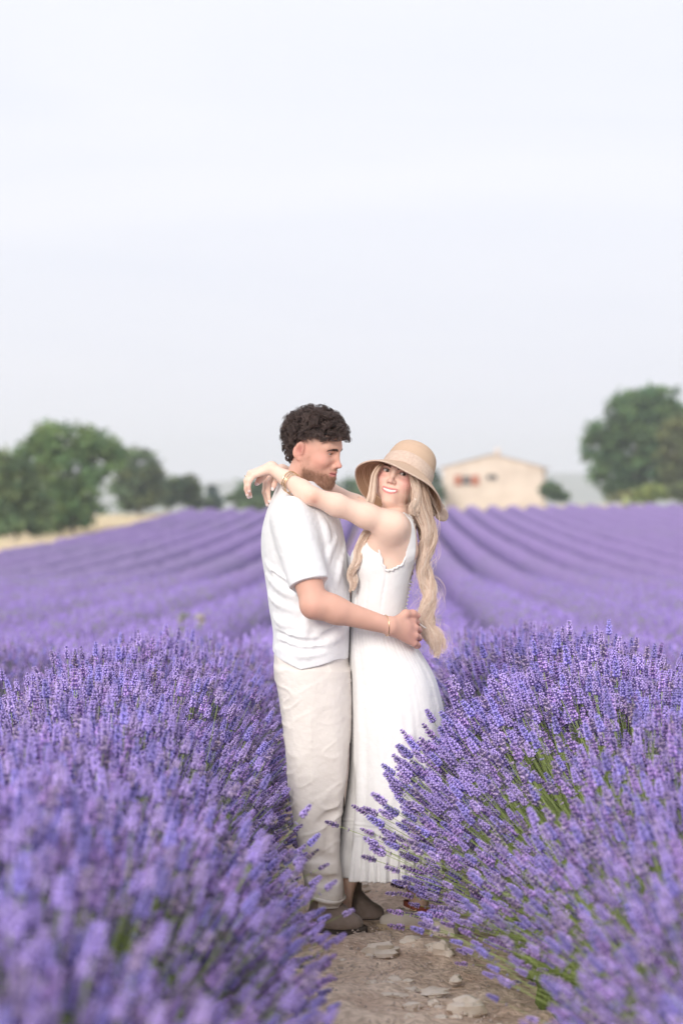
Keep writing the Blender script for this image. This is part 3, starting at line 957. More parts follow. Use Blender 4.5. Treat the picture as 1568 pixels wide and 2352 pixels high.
# ------------------------------------------------------------------ soft-body modelling: a signed distance field that is turned into one skin
class Field:
    def __init__(s, lo, hi, h):
        s.lo = np.asarray(lo, float); s.h = h
        s.n = np.ceil((np.asarray(hi, float) - s.lo) / h).astype(int) + 1
        s.f = np.full(s.n, 0.5, np.float32)
        s.R, s.t, s.k = np.eye(3), np.zeros(3), 1.0
    def frame(s, R=None, t=None, k=1.0):
        s.R, s.t, s.k = (np.eye(3) if R is None else R), (np.zeros(3) if t is None else np.asarray(t, float)), k
    def w(s, p):
        return s.R @ (np.asarray(p, float) * s.k) + s.t
    def region(s, lo, hi):
        a = np.clip(np.floor((np.asarray(lo) - s.lo) / s.h).astype(int), 0, s.n)
        b = np.clip(np.ceil((np.asarray(hi) - s.lo) / s.h).astype(int) + 1, 0, s.n)
        if (b <= a).any(): return None, None
        sl = tuple(slice(a[i], b[i]) for i in range(3))
        g = [(s.lo[i] + s.h * np.arange(a[i], b[i])).astype(np.float32) for i in range(3)]
        return sl, (g[0][:, None, None], g[1][None, :, None], g[2][None, None, :])
    def put(s, sl, g, k, op):
        f = s.f[sl]
        if op == '-':
            g = -g
            hh = np.clip(.5 - .5 * (g - f) / k, 0, 1) if k else None
            s.f[sl] = (f * hh + g * (1 - hh) + k * hh * (1 - hh)) if k else np.maximum(f, g)
        elif op == '&':
            s.f[sl] = np.maximum(f, g)
        else:
            if k:
                hh = np.clip(.5 + .5 * (f - g) / k, 0, 1)
                s.f[sl] = f * (1 - hh) + g * hh - k * hh * (1 - hh)
            else:
                s.f[sl] = np.minimum(f, g)
    def cone(s, a, b, ra, rb, k=.01, op='+'):
        a, b = s.w(a), s.w(b); ra *= s.k; rb *= s.k
        m = max(ra, rb) + k * 2 + 3 * s.h
        sl, g = s.region(np.minimum(a, b) - m, np.maximum(a, b) + m)
        if sl is None: return s
        ba = b - a; L2 = float(ba @ ba) + 1e-12
        px, py, pz = g[0] - a[0], g[1] - a[1], g[2] - a[2]
        t = np.clip((px * ba[0] + py * ba[1] + pz * ba[2]) / L2, 0, 1)
        d = np.sqrt((px - t * ba[0]) ** 2 + (py - t * ba[1]) ** 2 + (pz - t * ba[2]) ** 2) - (ra + (rb - ra) * t)
        s.put(sl, d.astype(np.float32), k, op); return s
    def chain(s, pts, rad, k=.01, op='+'):
        for i in range(len(pts) - 1):
            s.cone(pts[i], pts[i + 1], rad[i], rad[i + 1], k, op)
        return s
    def ell(s, c, r, k=.01, op='+', rot=None):
        c = s.w(c); r = np.asarray(r, float) * s.k
        R = s.R if rot is None else s.R @ rot
        m = r.max() + 2 * k + 3 * s.h
        sl, g = s.region(c - m, c + m)
        if sl is None: return s
        q = [g[i] - c[i] for i in range(3)]
        l = [q[0] * R[0, j] + q[1] * R[1, j] + q[2] * R[2, j] for j in range(3)]
        k0 = np.sqrt(sum((l[j] / r[j]) ** 2 for j in range(3)))
        k1 = np.sqrt(sum((l[j] / r[j] ** 2) ** 2 for j in range(3))) + 1e-9
        s.put(sl, (k0 * (k0 - 1) / k1).astype(np.float32), k, op); return s
    def stack(s, st, k=.02, op='+', off=0.0):
        m = .05
        sl, g = s.region([st.x0 - m, st.y0 - m, st.z[0] - m], [st.x1 + m, st.y1 + m, st.z[-1] + m])
        s.put(sl, st.dist(g[0], g[1], g[2], off).astype(np.float32), k, op); return s
    def fn(s, lo, hi, func, k=.005, op='+'):
        """func works in the current local frame on coordinates (x,y,z)"""
        c = np.array([s.w([lo[0] if i & 1 else hi[0], lo[1] if i & 2 else hi[1], lo[2] if i & 4 else hi[2]]) for i in range(8)])
        sl, g = s.region(c.min(0), c.max(0))
        if sl is None: return s
        q = [g[i] - s.t[i] for i in range(3)]
        l = [(q[0] * s.R[0, j] + q[1] * s.R[1, j] + q[2] * s.R[2, j]) / s.k for j in range(3)]
        inside = (l[0] > lo[0]) & (l[0] < hi[0]) & (l[1] > lo[1]) & (l[1] < hi[1]) & (l[2] > lo[2]) & (l[2] < hi[2])
        d = func(*l) * s.k
        bad = -1.0 if op == '&' else 0.5
        s.put(sl, np.where(inside, d, bad).astype(np.float32), k, op); return s
    def skin(s):
        f = s.f
        f[0], f[-1], f[:, 0], f[:, -1], f[:, :, 0], f[:, :, -1] = .5, .5, .5, .5, .5, .5
        ins = f < 0
        nx, ny, nz = f.shape
        c = np.zeros((nx - 1, ny - 1, nz - 1), np.uint8)
        for i in (0, 1):
            for j in (0, 1):
                for k in (0, 1):
                    c += ins[i:nx - 1 + i, j:ny - 1 + j, k:nz - 1 + k]
        m = (c > 0) & (c < 8)
        I, J, K = np.nonzero(m)
        ids = np.full(m.shape, -1, np.int32); ids[I, J, K] = np.arange(len(I))
        acc = np.zeros((len(I), 3)); cnt = np.zeros(len(I))
        for ax in range(3):
            for o1 in (0, 1):
                for o2 in (0, 1):
                    p = [0, 0, 0]; p[(ax + 1) % 3] = o1; p[(ax + 2) % 3] = o2
                    q = list(p); q[ax] = 1
                    a = f[I + p[0], J + p[1], K + p[2]].astype(float); b = f[I + q[0], J + q[1], K + q[2]].astype(float)
                    cr = (a < 0) != (b < 0)
                    t = np.where(cr, a / np.where(cr, a - b, 1), 0)
                    pos = np.tile(np.array(p, float), (len(I), 1)); pos[:, ax] = t
                    acc[cr] += pos[cr]; cnt += cr
        v = s.lo + s.h * (np.stack([I, J, K], 1) + acc / cnt[:, None])
        quads = []
        for ax in range(3):
            a1, a2 = (ax + 1) % 3, (ax + 2) % 3
            sa = [slice(None)] * 3; sb = [slice(None)] * 3
            sa[ax], sb[ax] = slice(0, -1), slice(1, None)
            A, B = ins[tuple(sa)], ins[tuple(sb)]
            E = np.argwhere(A != B)
            ok = (E[:, a1] > 0) & (E[:, a2] > 0) & (E[:, a1] < f.shape[a1] - 1) & (E[:, a2] < f.shape[a2] - 1)
            E = E[ok]
            up = A[tuple(E.T)]
            def cell(d1, d2):
                q = E.copy(); q[:, a1] += d1; q[:, a2] += d2
                return ids[tuple(q.T)]
            Q = np.stack([cell(-1, -1), cell(0, -1), cell(0, 0), cell(-1, 0)], 1)
            Q[~up] = Q[~up][:, ::-1]
            quads.append(Q)
        q = np.concatenate(quads)
        q = q[(q >= 0).all(1)]
        # one light relaxation takes the stair steps out
        for it in range(2):
            nb = np.zeros_like(v); ct = np.zeros(len(v))
            for e in range(4):
                a, b = q[:, e], q[:, (e + 1) % 4]
                for dim in range(3):
                    nb[:, dim] += np.bincount(a, v[b, dim], len(v)) + np.bincount(b, v[a, dim], len(v))
                ct += np.bincount(a, minlength=len(v)) + np.bincount(b, minlength=len(v))
            v = v * .5 + .5 * nb / np.maximum(ct, 1)[:, None]
        return v, q

class Stack:
    """a body or garment as cross-sections: rows of (py, left px, right px, middle depth, half depth)"""
    def __init__(s, rows, power=2.3, soft=3):
        r = np.array(rows, float)
        z, x0, x1, yc, ry = [], [], [], [], []
        for (py, a, b, y, h) in r:
            z.append(P(0, py, y)[2]); x0.append(P(a, py, y)[0]); x1.append(P(b, py, y)[0]); yc.append(DIST + y); ry.append(h)
        z = np.array(z); o = np.argsort(z); z = z[o]
        s.z = np.linspace(z[0], z[-1], 160)
        def it(q):
            q = np.interp(s.z, z, np.array(q)[o])
            for _ in range(soft):
                q = np.convolve(np.pad(q, 4, 'edge'), np.ones(9) / 9, 'valid')
            return q
        a, b = it(x0), it(x1)
        s.cx, s.rx, s.cy, s.ry, s.p = (a + b) / 2, (b - a) / 2, it(yc), it(ry), power
        s.x0, s.x1 = a.min(), b.max(); s.y0, s.y1 = (s.cy - s.ry).min(), (s.cy + s.ry).max()
    def at(s, z):
        return [np.interp(z, s.z, q) for q in (s.cx, s.rx, s.cy, s.ry)]
    def dist(s, x, y, z, off=0.0):
        cx, rx, cy, ry = s.at(z)
        r = (np.abs((x - cx) / (rx + off)) ** s.p + np.abs((y - cy) / (ry + off)) ** s.p) ** (1 / s.p)
        d = (r - 1) * (np.minimum(rx, ry) + off)
        return np.maximum(d, np.maximum(s.z[0] - z, z - s.z[-1]))
    def near(s, px, py, out=0.0):
        """the point of the near surface seen at picture position (px, py)"""
        y = 0.0
        for _ in range(4):
            q = P(px, py, y)
            cx, rx, cy, ry = s.at(q[2])
            u = min(.999, abs((q[0] - cx) / rx))
            y = float(cy - ry * (1 - u ** s.p) ** (1 / s.p)) - DIST
        q = P(px, py, y - out)
        return q

def normals(v, q):
    n = np.zeros_like(v)
    fn = np.cross(v[q[:, 1]] - v[q[:, 0]], v[q[:, 2]] - v[q[:, 0]])
    for k in range(4):
        for dim in range(3): n[:, dim] += np.bincount(q[:, k], fn[:, dim], len(v))
    return n / (np.linalg.norm(n, axis=1)[:, None] + 1e-12)

def drape(v, q, amp, f, seed):
    """cloth: long soft hanging folds, shorter slanting creases and small crumples"""
    n = normals(v, q)
    w = v.copy(); w[:, 0] += .02 * vnoise(v * 6, seed + 9)
    a = vnoise(w * [f * 2.0, f * 2.0, f * .45], seed)
    sl = np.stack([w[:, 0] * f * .9 + w[:, 2] * f * 1.1, w[:, 1] * f, w[:, 2] * f * 2.6 - w[:, 0] * f * 1.6], 1)
    b = vnoise(sl, seed + 1); b = 1 - np.abs(b) * 2.4; b = np.clip(b, 0, 1) ** 1.5
    c = vnoise(v * 52, seed + 2)
    return v + n * (amp * (.75 * a + .55 * b * np.clip(vnoise(v * 5, seed + 4) + .35, 0, 1) + .10 * c))[:, None]

def rot_frame(F, U):
    F = np.asarray(F, float); F /= np.linalg.norm(F)
    L = np.cross(U, F); L /= np.linalg.norm(L)
    U2 = np.cross(F, L)
    return np.stack([F, L, U2], 1)        # columns: forward, the person's left, up

def curves_obj(name, strands, radius, mat_, parent, taper=.35):
    """strands (m, n, 3): hair as real hair curves"""
    m, n = strands.shape[:2]
    c = bpy.data.hair_curves.new(name)
    c.add_curves([n] * m)
    org = np.array(parent.location if parent.parent is None else parent.parent.location)
    c.attributes['position'].data.foreach_set('vector', (strands - org).astype(np.float32).ravel())
    r = np.broadcast_to(np.linspace(1, taper, n)[None] * np.asarray(radius).reshape(-1, 1), (m, n)).astype(np.float32)
    a = c.attributes.get('radius') or c.attributes.new('radius', 'FLOAT', 'POINT')
    a.data.foreach_set('value', np.ascontiguousarray(r).ravel())
    c.materials.append(mat_)
    o = bpy.data.objects.new(name, c)
    COL.objects.link(o); o.parent = parent
    if parent.parent is None: o.location = (0, 0, 0)
    return o

def hair_mat(name, dark, light, rough=.35, root=None):
    m = bpy.data.materials.new(name)
    m.use_nodes = True
    n, l = m.node_tree.nodes, m.node_tree.links
    b = n['Principled BSDF']
    b.inputs['Roughness'].default_value = rough
    b.inputs['Specular IOR Level'].default_value = .35
    ci = n.new('ShaderNodeHairInfo')
    r = n.new('ShaderNodeValToRGB')
    r.color_ramp.elements[0].color = (*dark, 1); r.color_ramp.elements[1].color = (*light, 1)
    l.new(ci.outputs['Random'], r.inputs['Fac'])
    if root:                                             # darker roots grow out into the paler length
        r2 = n.new('ShaderNodeValToRGB')
        r2.color_ramp.elements[0].color = (*root, 1); r2.color_ramp.elements[1].color = (1, 1, 1, 1)
        r2.color_ramp.elements[0].position = .02; r2.color_ramp.elements[1].position = .30
        l.new(ci.outputs['Intercept'], r2.inputs['Fac'])
        x = n.new('ShaderNodeMixRGB'); x.blend_type = 'MULTIPLY'; x.inputs['Fac'].default_value = 1.0
        l.new(r.outputs['Color'], x.inputs['Color1']); l.new(r2.outputs['Color'], x.inputs['Color2'])
        l.new(x.outputs['Color'], b.inputs['Base Color'])
    else:
        l.new(r.outputs['Color'], b.inputs['Base Color'])
    return m

# ------------------------------------------------------------------ heads
MZ, MC, MH = -.0675, .0050, .0047        # the smile: height, curve, half opening
MW = .0258
def build_head(S, fem=False, smile=False):
    """local frame: x forward, y to the person's left, z up; origin in the middle of the skull at eye height"""
    w = .93 if fem else 1.0
    S.ell((-.008, 0, .028), (.099, .077 * w, .092), .0)
    S.ell((.030, 0, -.030), (.061, .064, .086), .03) if not fem else S.ell((.030, 0, -.026), (.060, .058, .081), .03)
    if not fem:
        for sd in (-1, 1):
            S.cone((.006, sd * .050, -.072), (.072, sd * .014, -.108), .019, .016, .03)
            S.cone((-.006, sd * .058, -.035), (.006, sd * .051, -.072), .018, .018, .03)
        S.ell((.076, 0, -.104), (.018, .024, .019), .02)
    else:
        for sd in (-1, 1):
            S.cone((.004, sd * .047, -.058), (.070, sd * .008, -.097), .018, .014, .035)
            S.ell((.040, sd * .036, -.058), (.040, .0255, .034), .025)
        S.ell((.079, 0, -.099), (.014, .017, .016), .018)
    for sd in (-1, 1):
        S.cone((.080, sd * .014, .017), (.068, sd * .046, .019), .011 if not fem else .009, .009, .018)       # brow
        S.ell((.058, sd * .043, -.032), (.026, .022, .019), .022)                                              # cheek
        if smile: S.ell((.066, sd * .036, -.040), (.020, .018, .016), .016)
        S.ell((.094, sd * .032, -.002), (.016, .021, .013), .014, '-')                                         # eye hollow
        S.ell((.0690, sd * .032, .000), (.0150, .0165, .0140), .006)                                           # lids
    nz = .006 if fem else 0.0
    nw = .88 if fem else 1.0
    S.cone((.0855, 0, .012), (.105, 0, -.034 + nz), .0070, .0070, .012)                                        # nose
    S.ell((.107, 0, -.038 + nz), (.0112, .0105 * nw, .0090), .008)
    for sd in (-1, 1):
        S.ell((.097, sd * .0125 * nw, -.042 + nz), (.0105, .0072, .0070), .006)
        S.ell((.1015, sd * .0065, -.0485 + nz), (.006, .0036, .0035), .003, '-')
    S.ell((.076, 0, -.068), (.025, .030, .026), .016)                                                          # mouth region
    if not smile:
        S.cone((.0985, -.004, -.0655), (.088, -.021, -.0690), .0062, .0035, .006)
        S.cone((.0985, .004, -.0655), (.088, .021, -.0690), .0062, .0035, .006)
        S.cone((.0965, -.007, -.0765), (.088, -.019, -.0715), .0068, .0035, .006)
        S.cone((.0965, .007, -.0765), (.088, .019, -.0715), .0068, .0035, .006)
        S.cone((.1050, 0, -.0705), (.090, -.024, -.0695), .0016, .0016, .004, '-')
        S.cone((.1050, 0, -.0705), (.090, .024, -.0695), .0016, .0016, .004, '-')
    else:
        def lip(x, y, z):
            u = np.clip(np.abs(y) / MW, 0, 1.2)
            zc = MZ + MC * u ** 2
            hh = MH * np.clip(1 - u ** 2, 0, 1) ** .6 + .0005
            xs = .1000 - 8.0 * y ** 2
            d2 = np.sqrt(((x - xs + .004) / 1.5) ** 2 + (np.maximum(np.abs(z - zc) - hh, 0)) ** 2 + np.maximum(np.abs(y) - MW, 0) ** 2)
            return d2 - .0048
        S.fn((.05, -.034, -.095), (.125, .034, -.045), lip, .006)
        def hole(x, y, z):
            u = np.clip(np.abs(y) / MW, 0, 1.3)
            zc = MZ + MC * u ** 2
            hh = (MH - .0002) * np.clip(1 - u ** 2, 0, 1) ** .6
            return np.maximum(np.maximum(np.abs(z - zc) - hh, .062 - x), (np.abs(y) - MW + .0008))
        S.fn((.045, -.034, -.095), (.125, .034, -.045), hole, .0015, '-')
    for sd in (-1, 1):
        # ears
        e = np.stack([np.array([.96, sd * -.28, 0]), np.array([sd * .28, .96, 0]), np.array([0, 0, 1.0])], 1)
        t = np.array([[math.cos(.2), 0, math.sin(.2)], [0, 1, 0], [-math.sin(.2), 0, math.cos(.2)]])
        S.ell((-.018, sd * .083 * w, -.012), (.0190, .0085, .032), .005, '+', t @ e)
        S.ell((-.013, sd * .0925 * w, -.009), (.0115, .0075, .021), .003, '-', t @ e)
        S.cone((-.004, sd * .084 * w, -.012), (-.003, sd * .082 * w, -.022), .005, .005, .004)
        S.ell((-.011, sd * .079 * w, -.041), (.0095, .007, .010), .005)
        # eye opening
        def lidhole(x, y, z, sd=sd):
            u = (y - sd * .032) / (.0146 if fem else .0135)
            up = (.0054 if fem else .0026) * np.clip(1 - u ** 2, 0, 1) ** .7
            dn = -(.0042 if fem else .0036) * np.clip(1 - u ** 2, 0, 1) ** .7
            z2 = z - .0008 * u * sd + (0 if fem else .0022)
            return np.maximum(np.maximum(z2 - up, dn - z2), np.maximum(np.abs(u) * .0140 - .0140, .060 - x))
        S.fn((.05, sd * .032 - .018, -.014), (.11, sd * .032 + .018, .014), lidhole, .001, '-')

def local(v, R, t, k):
    return ((v - t) @ R) / k

def surf_x(Lv, ys, zs):
    """how far forward the skin lies at the face coordinates (y, z)"""
    f = Lv[(Lv[:, 0] > .03) & (np.abs(Lv[:, 1]) < .07) & (np.abs(Lv[:, 2]) < .08)]
    out = []
    for a, b in zip(ys, zs):
        d = (f[:, 1] - a) ** 2 + (f[:, 2] - b) ** 2
        i = np.argpartition(d, 12)[:12]
        out.append(f[i, 0].max())
    return np.array(out)

def brow_strands(rs, Lv, n, y0, y1, z0, arch, drop, thick, ln):
    out = []
    for sd in (-1, 1):
        a = rs.rand(n)
        yy = sd * (y0 + (y1 - y0) * a); zz = z0 + arch * np.sin(a * 2.3) - drop * a + rs.normal(size=n) * thick * (1.15 - .75 * a)
        xx = surf_x(Lv, yy, zz)
        for i in range(n):
            p0 = np.array([xx[i] + .0004, yy[i], zz[i]]); d0 = np.array([.0010, sd * ln, ln * (.55 - 1.0 * a[i])]) + rs.normal(size=3) * .0006
            e = p0 + d0
            e[0] = p0[0] + .0012 - 9 * max(0, abs(e[1]) - abs(p0[1])) * .06
            out.append([p0, (p0 + e) / 2 + [.0004, 0, 0], e])
    return np.array(out)

def eye_child(parent, R, t, k, sd, gaze, iris, name='eye'):
    c = R @ (np.array([.0665, sd * .032, 0]) * k) + t
    r = .0140 * k
    n, m = 24, 18
    th, ph = np.meshgrid(np.linspace(0, 2 * math.pi, n, endpoint=False), np.linspace(0, math.pi, m))
    d = np.stack([np.cos(ph), np.sin(ph) * np.cos(th), np.sin(ph) * np.sin(th)], -1).reshape(-1, 3)
    g = np.asarray(gaze, float); g /= np.linalg.norm(g)
    a = np.cross(g, [0, 0, 1.0]); a /= np.linalg.norm(a); b = np.cross(a, g)
    v = (d[:, :1] * g + d[:, 1:2] * a + d[:, 2:] * b) * r + c
    ang = np.degrees(np.arccos(np.clip(d[:, 0], -1, 1)))
    col = np.where(ang[:, None] < 11, [[.008, .007, .007]], np.where(ang[:, None] < 27, [iris], [[.80, .76, .74]]))
    org = np.array(parent.location)
    o = np_obj(name, v, grid_faces(n, m, True), EYE, parent, origin=org, cols=col)
    o.location = (0, 0, 0); o.matrix_parent_inverse = Matrix.Identity(4)
    return o

def kid(name, v, f, mat_, parent, **kw):
    """a child mesh given in place coordinates"""
    root = parent if parent.parent is None else parent.parent
    org = np.array(root.location)
    me = np_mesh(name, np.asarray(v) - org, f, mats=mat_, **kw)
    o = bpy.data.objects.new(name, me)
    COL.objects.link(o); o.parent = parent
    return o

EYE = mat('eyeball', (1, 1, 1), .15, attr=True, spec=.5)
SKIN_W = mat('fair_skin', (1, 1, 1), .5, attr=True, sss=.12, spec=.35, bump=(260, .08, .001))
SKIN_M = mat('ruddy_skin', (1, 1, 1), .55, attr=True, sss=.12, spec=.3, bump=(220, .12, .001))
SHIRT = mat('white_cotton', (.86, .86, .88), .9, bump=(34, .35, .012), spec=.1, sheen=.2)
LINEN = mat('ecru_denim', (.84, .79, .745), .9, noise=(11, (.80, .745, .70), 6), bump=(40, .35, .010), spec=.1)
DRESS = mat('white_poplin', (.86, .85, .85), .9, bump=(30, .3, .012), spec=.1)
SUEDE = mat('taupe_suede', (.27, .21, .18), .95, noise=(30, (.34, .27, .235), 5), bump=(120, .3, .003), spec=.1, sheen=.3)
RUBBER = mat('dark_sole', (.09, .075, .066), .8)
GOLD = mat('gold', (.95, .68, .42), .25, metal=1.0)
NAIL = np.array([.90, .76, .74])

def finger(S, pts, r0, k=.006, r1=None):
    r = np.linspace(r0, r1 or r0 * .78, len(pts))
    S.chain(pts, r, k)

# ------------------------------------------------------------------ the man
MAN_T = P(722, 1027, 0.0)
_psi, _pit = math.radians(24), math.radians(16)
MAN_R = rot_frame((math.cos(_psi) * math.cos(_pit), -math.sin(_psi) * math.cos(_pit), -math.sin(_pit)),
                  (math.cos(_psi) * math.sin(_pit) - .03, -math.sin(_psi) * math.sin(_pit) - .04, math.cos(_pit)))
MAN_K = .985

def make_man():
    base = np.array([float(P(705, 2130)[0]), DIST, 0.0])
    S = Field((P(590, 0)[0], DIST - .40, .78), (P(1000, 0)[0], DIST + .36, P(0, 935)[2]), .0026)
    S.frame(MAN_R, MAN_T, MAN_K)
    build_head(S)
    S.frame()
    # neck, trunk
    S.cone(P(704, 1075, .01), P(676, 1150, .02), .056, .066, .02)
    torso = Stack([(1120, 650, 715, .02, .07), (1150, 630, 755, .02, .15), (1185, 632, 755, .01, .165), (1270, 622, 768, 0, .165), (1395, 632, 780, 0, .155), (1500, 640, 790, 0, .17), (1580, 650, 790, 0, .17)])
    S.stack(torso, .04)
    # near (right) arm
    sh, el, wr = P(668, 1190, -.185), P(722, 1388, -.275), P(893, 1438, -.215)
    S.chain([sh, sh + (el - sh) * .45, el], [.052, .053, .044], .03)
    S.ell(sh + (el - sh) * .52 + [.010, 0, 0], (.043, .043, .075), .03)
    mid = el + (wr - el) * .30
    S.chain([el, mid, wr], [.041, .043, .0280], .02)
    S.cone(el + [-.004, 0, -.006], el + (mid - el) * .6 + [0, 0, .008], .039, .043, .02)
    # hand: palm laid on her hip, fingers going round it
    kn = [P(948, 1425, -.150), P(953, 1442, -.162), P(953, 1460, -.166), P(950, 1477, -.160)]
    S.ell((wr + kn[1]) / 2 + [0, .004, 0], (.030, .018, .026), .02)
    for i, q in enumerate(kn):
        S.cone(wr + [.006, 0, (.012 - .008 * i)], q, .0185, .0120, .016)
    for i, q in enumerate(kn):
        a = q + np.array([.012, .022, -.006]); b = a + np.array([.004, .026, -.006]); c = b + np.array([-.006, .022, -.004])
        S.cone(q, a, .0117, .0106, .004); S.cone(a, b, .0104, .0096, .004); S.cone(b, c, .0094, .0084, .004)
    th0 = wr + (kn[0] - wr) * .35 + [0, -.004, .012]
    S.chain([th0, th0 + [.028, .020, .022], th0 + [.052, .040, .022], th0 + [.070, .055, .014]], [.0155, .0135, .0120, .0100], .010)
    # far (left) arm round her back
    sh2, el2, wr2 = P(690, 1195, .19), P(800, 1350, .27), P(925, 1428, .16)
    S.chain([sh2, el2], [.060, .044], .03); S.chain([el2, el2 + (wr2 - el2) * .3, wr2], [.043, .045, .029], .02)
    k2 = P(955, 1430, .07)
    S.cone(wr2, k2, .026, .022, .02)
    for i in range(4):
        a = k2 + np.array([.004, -.012, .022 - .015 * i]); b = a + np.array([.001, -.030, -.002]); c = b + np.array([-.008, -.024, -.002])
        S.chain([k2 + [0, 0, .018 - .012 * i], a, b, c], [.013, .012, .0105, .009], .005)
    v, q = S.skin()
    L = local(v, MAN_R, MAN_T, MAN_K)
    skin = np.array([.72, .42, .325])
    col = np.tile(skin, (len(v), 1))
    n1 = vnoise(v * 42, 1); col *= (1 + .05 * n1)[:, None]
    head = (L[:, 2] > -.15) & (np.abs(L[:, 1]) < .10) & (L[:, 0] > -.12) & (L[:, 0] < .14)
    def blend(m, c):
        nonlocal col
        m = np.clip(m, 0, 1)[:, None]
        col = col * (1 - m) + np.asarray(c) * m
    x, y, z = L.T
    g = lambda cx, cy, cz, r: np.exp(-(((x - cx) ** 2 + (np.abs(y) - cy) ** 2 + (z - cz) ** 2) / r ** 2)) * head
    blend(.55 * g(.06, .052, -.03, .032), (.70, .30, .25))
    blend(.6 * g(.112, 0, -.038, .02), (.72, .32, .27))
    blend(.6 * g(-.018, .085, -.014, .04), (.76, .34, .28))
    blend(.8 * np.exp(-(((x + .011) / .010) ** 2 + ((z + .010) / .016) ** 2)) * (np.abs(y) > .07) * (np.abs(y) < .0905) * head, (.42, .15, .125))  # hollow of the ear painted darker, its shade put into the skin colour
    beard = np.clip((-.046 - .10 * np.clip(x - .02, 0, .06) - z) / .030, 0, 1) * np.clip((x + .004) / .018, 0, 1) * np.clip((z + .135) / .012, 0, 1) * head
    beard = np.maximum(beard, np.clip((.022 - np.abs(x - .014)) / .014, 0, 1) * np.clip((.012 - z) / .05, 0, 1) * (np.abs(y) > .04) * head * .55)
    beard = np.maximum(beard, np.exp(-(((z + .0560) / .0055) ** 2)) * (np.abs(y) < .027) * (x > .075) * .6)
    beard *= 1 - np.exp(-((z + .0705) / .0085) ** 4 - (y / .023) ** 4) * (x > .08)
    blend(beard * .55, (.30, .165, .115))
    fade = np.clip((z - .005) / .03, 0, 1) * np.clip((.045 - x) / .02, 0, 1) * (np.abs(y) > .05) * head
    blend(fade * .55, (.22, .16, .14))
    lips = ((np.abs(z + .0705 - .0) < .0115) & (np.abs(y) < .0235) & (x > .083)) * head
    blend(lips * np.clip(1 - ((z + .0705) / .0115) ** 2, 0, 1) * .95, (.60, .22, .21))
    blend((np.exp(-((x - .1) / .012) ** 2 - ((z + .0705) / .0018) ** 2) * (np.abs(y) < .022)), (.25, .08, .08))
    blend(np.exp(-(((np.abs(y) - .032) / .016) ** 2 + ((z + .000) / .0035) ** 2)) * (x > .066) * head * .75, (.30, .17, .13))   # lash lines
    el_m = np.exp(-((v - el - [-.01, -.03, -.02]) ** 2).sum(1) / .03 ** 2)
    blend(el_m * .4, (.70, .34, .28))
    hand_m = np.clip((v[:, 0] - P(915, 0)[0]) / .05, 0, 1) * (v[:, 2] < 1.2)
    blend(hand_m * .45, (.68, .33, .28))
    man = np_obj('person', v, q, SKIN_M, None, origin=base, cols=col)
    tag(man, 'bearded man with dark curly hair in white t-shirt and pale trousers, arm round the woman', 'person')

    # ---- shirt
    sh_st = Stack([(1104, 642, 722, .015, .075), (1120, 634, 742, .015, .11), (1140, 626, 762, .01, .165), (1160, 617, 772, .0, .19), (1190, 608, 780, 0, .205), (1225, 601, 790, 0, .208),
                   (1270, 601, 798, 0, .205), (1333, 611, 803, 0, .198), (1395, 618, 806, 0, .192), (1452, 628, 804, 0, .19), (1490, 626, 802, 0, .195), (1535, 627, 800, 0, .195)], 2.4)
    T = Field((P(590, 0)[0], DIST - .36, .86), (P(830, 0)[0], DIST + .36, P(0, 1085)[2]), .0030)
    T.stack(sh_st, 0)
    cuff_c, cuff_d = P(704, 1322, -.262), None
    for (s0, e0, ya) in ((sh, el, -1), (sh2, el2, 1)):
        d = (e0 - s0) / np.linalg.norm(e0 - s0)
        c0 = s0 + [0, -.004 * -ya, .004]; c1 = s0 + d * .235
        side = np.array([1.0, 0, 0]) - d * d[0]; side /= np.linalg.norm(side)
        T2 = Field(T.lo, T.lo + .05, T.h); T2.n = T.n; T2.f = np.full(T.n, .5, np.float32)
        T2.cone(c0, c1 + d * .05, .070, .0660, 0)
        gx = [T2.lo[i] + T2.h * np.arange(T2.n[i]) for i in range(3)]
        pl = (gx[0][:, None, None] - c1[0]) * d[0] + (gx[1][None, :, None] - c1[1]) * d[1] + (gx[2][None, None, :] - c1[2]) * d[2]
        g = np.maximum(T2.f, pl.astype(np.float32))
        T.put((slice(None),) * 3, g, .035, '+')
        # rolled hem of the sleeve
        m1 = c1 - d * .028
    # folds: raised and sunk strokes along the cloth
    def fold(pts, r=.010, out=.003, k=.016, op='+', st=sh_st):
        q = [st.near(px, py, out - r if op == '+' else r - out) for (px, py) in pts]
        q = spline(q, 7); rr = r * np.sin(np.linspace(.35, math.pi - .35, 7))
        T.chain(list(q), list(np.maximum(rr, r * .35)), k, op)
    for pts in ([(612, 1290), (640, 1320), (668, 1345)], [(614, 1320), (645, 1352), (680, 1372)], [(618, 1360), (640, 1385), (690, 1405)],
                [(636, 1440), (680, 1462), (740, 1466)], [(640, 1465), (700, 1486), (760, 1478)], [(634, 1488), (690, 1504), (740, 1500)],
                [(795, 1400), (770, 1432), (730, 1450)], [(800, 1430), (775, 1462), (735, 1480)], [(770, 1235), (752, 1270), (747, 1300)],
                [(790, 1250), (778, 1300), (770, 1345)], [(748, 1330), (760, 1370), (775, 1400)], [(700, 1415), (705, 1440), (695, 1470)],
                [(725, 1180), (745, 1215), (752, 1250)], [(630, 1415), (650, 1432), (690, 1440)]):
        fold(pts, .010, .0016)
    for pts in ([(626, 1316), (650, 1340), (676, 1358)], [(640, 1453), (690, 1475), (750, 1472)],
                [(785, 1418), (765, 1450), (735, 1466)], [(640, 1476), (690, 1495), (745, 1490)]):
        fold(pts, .008, .0022, .012, '-')
    # sleeve creases and the line where the sleeve is set in
    def stroke(a, b, r, k=.016, op='-'):
        q = spline([a, (a + b) / 2 + [0, -.004, 0], b], 5)
        T.chain(list(q), [r * .4, r, r, r, r * .4], k, op)
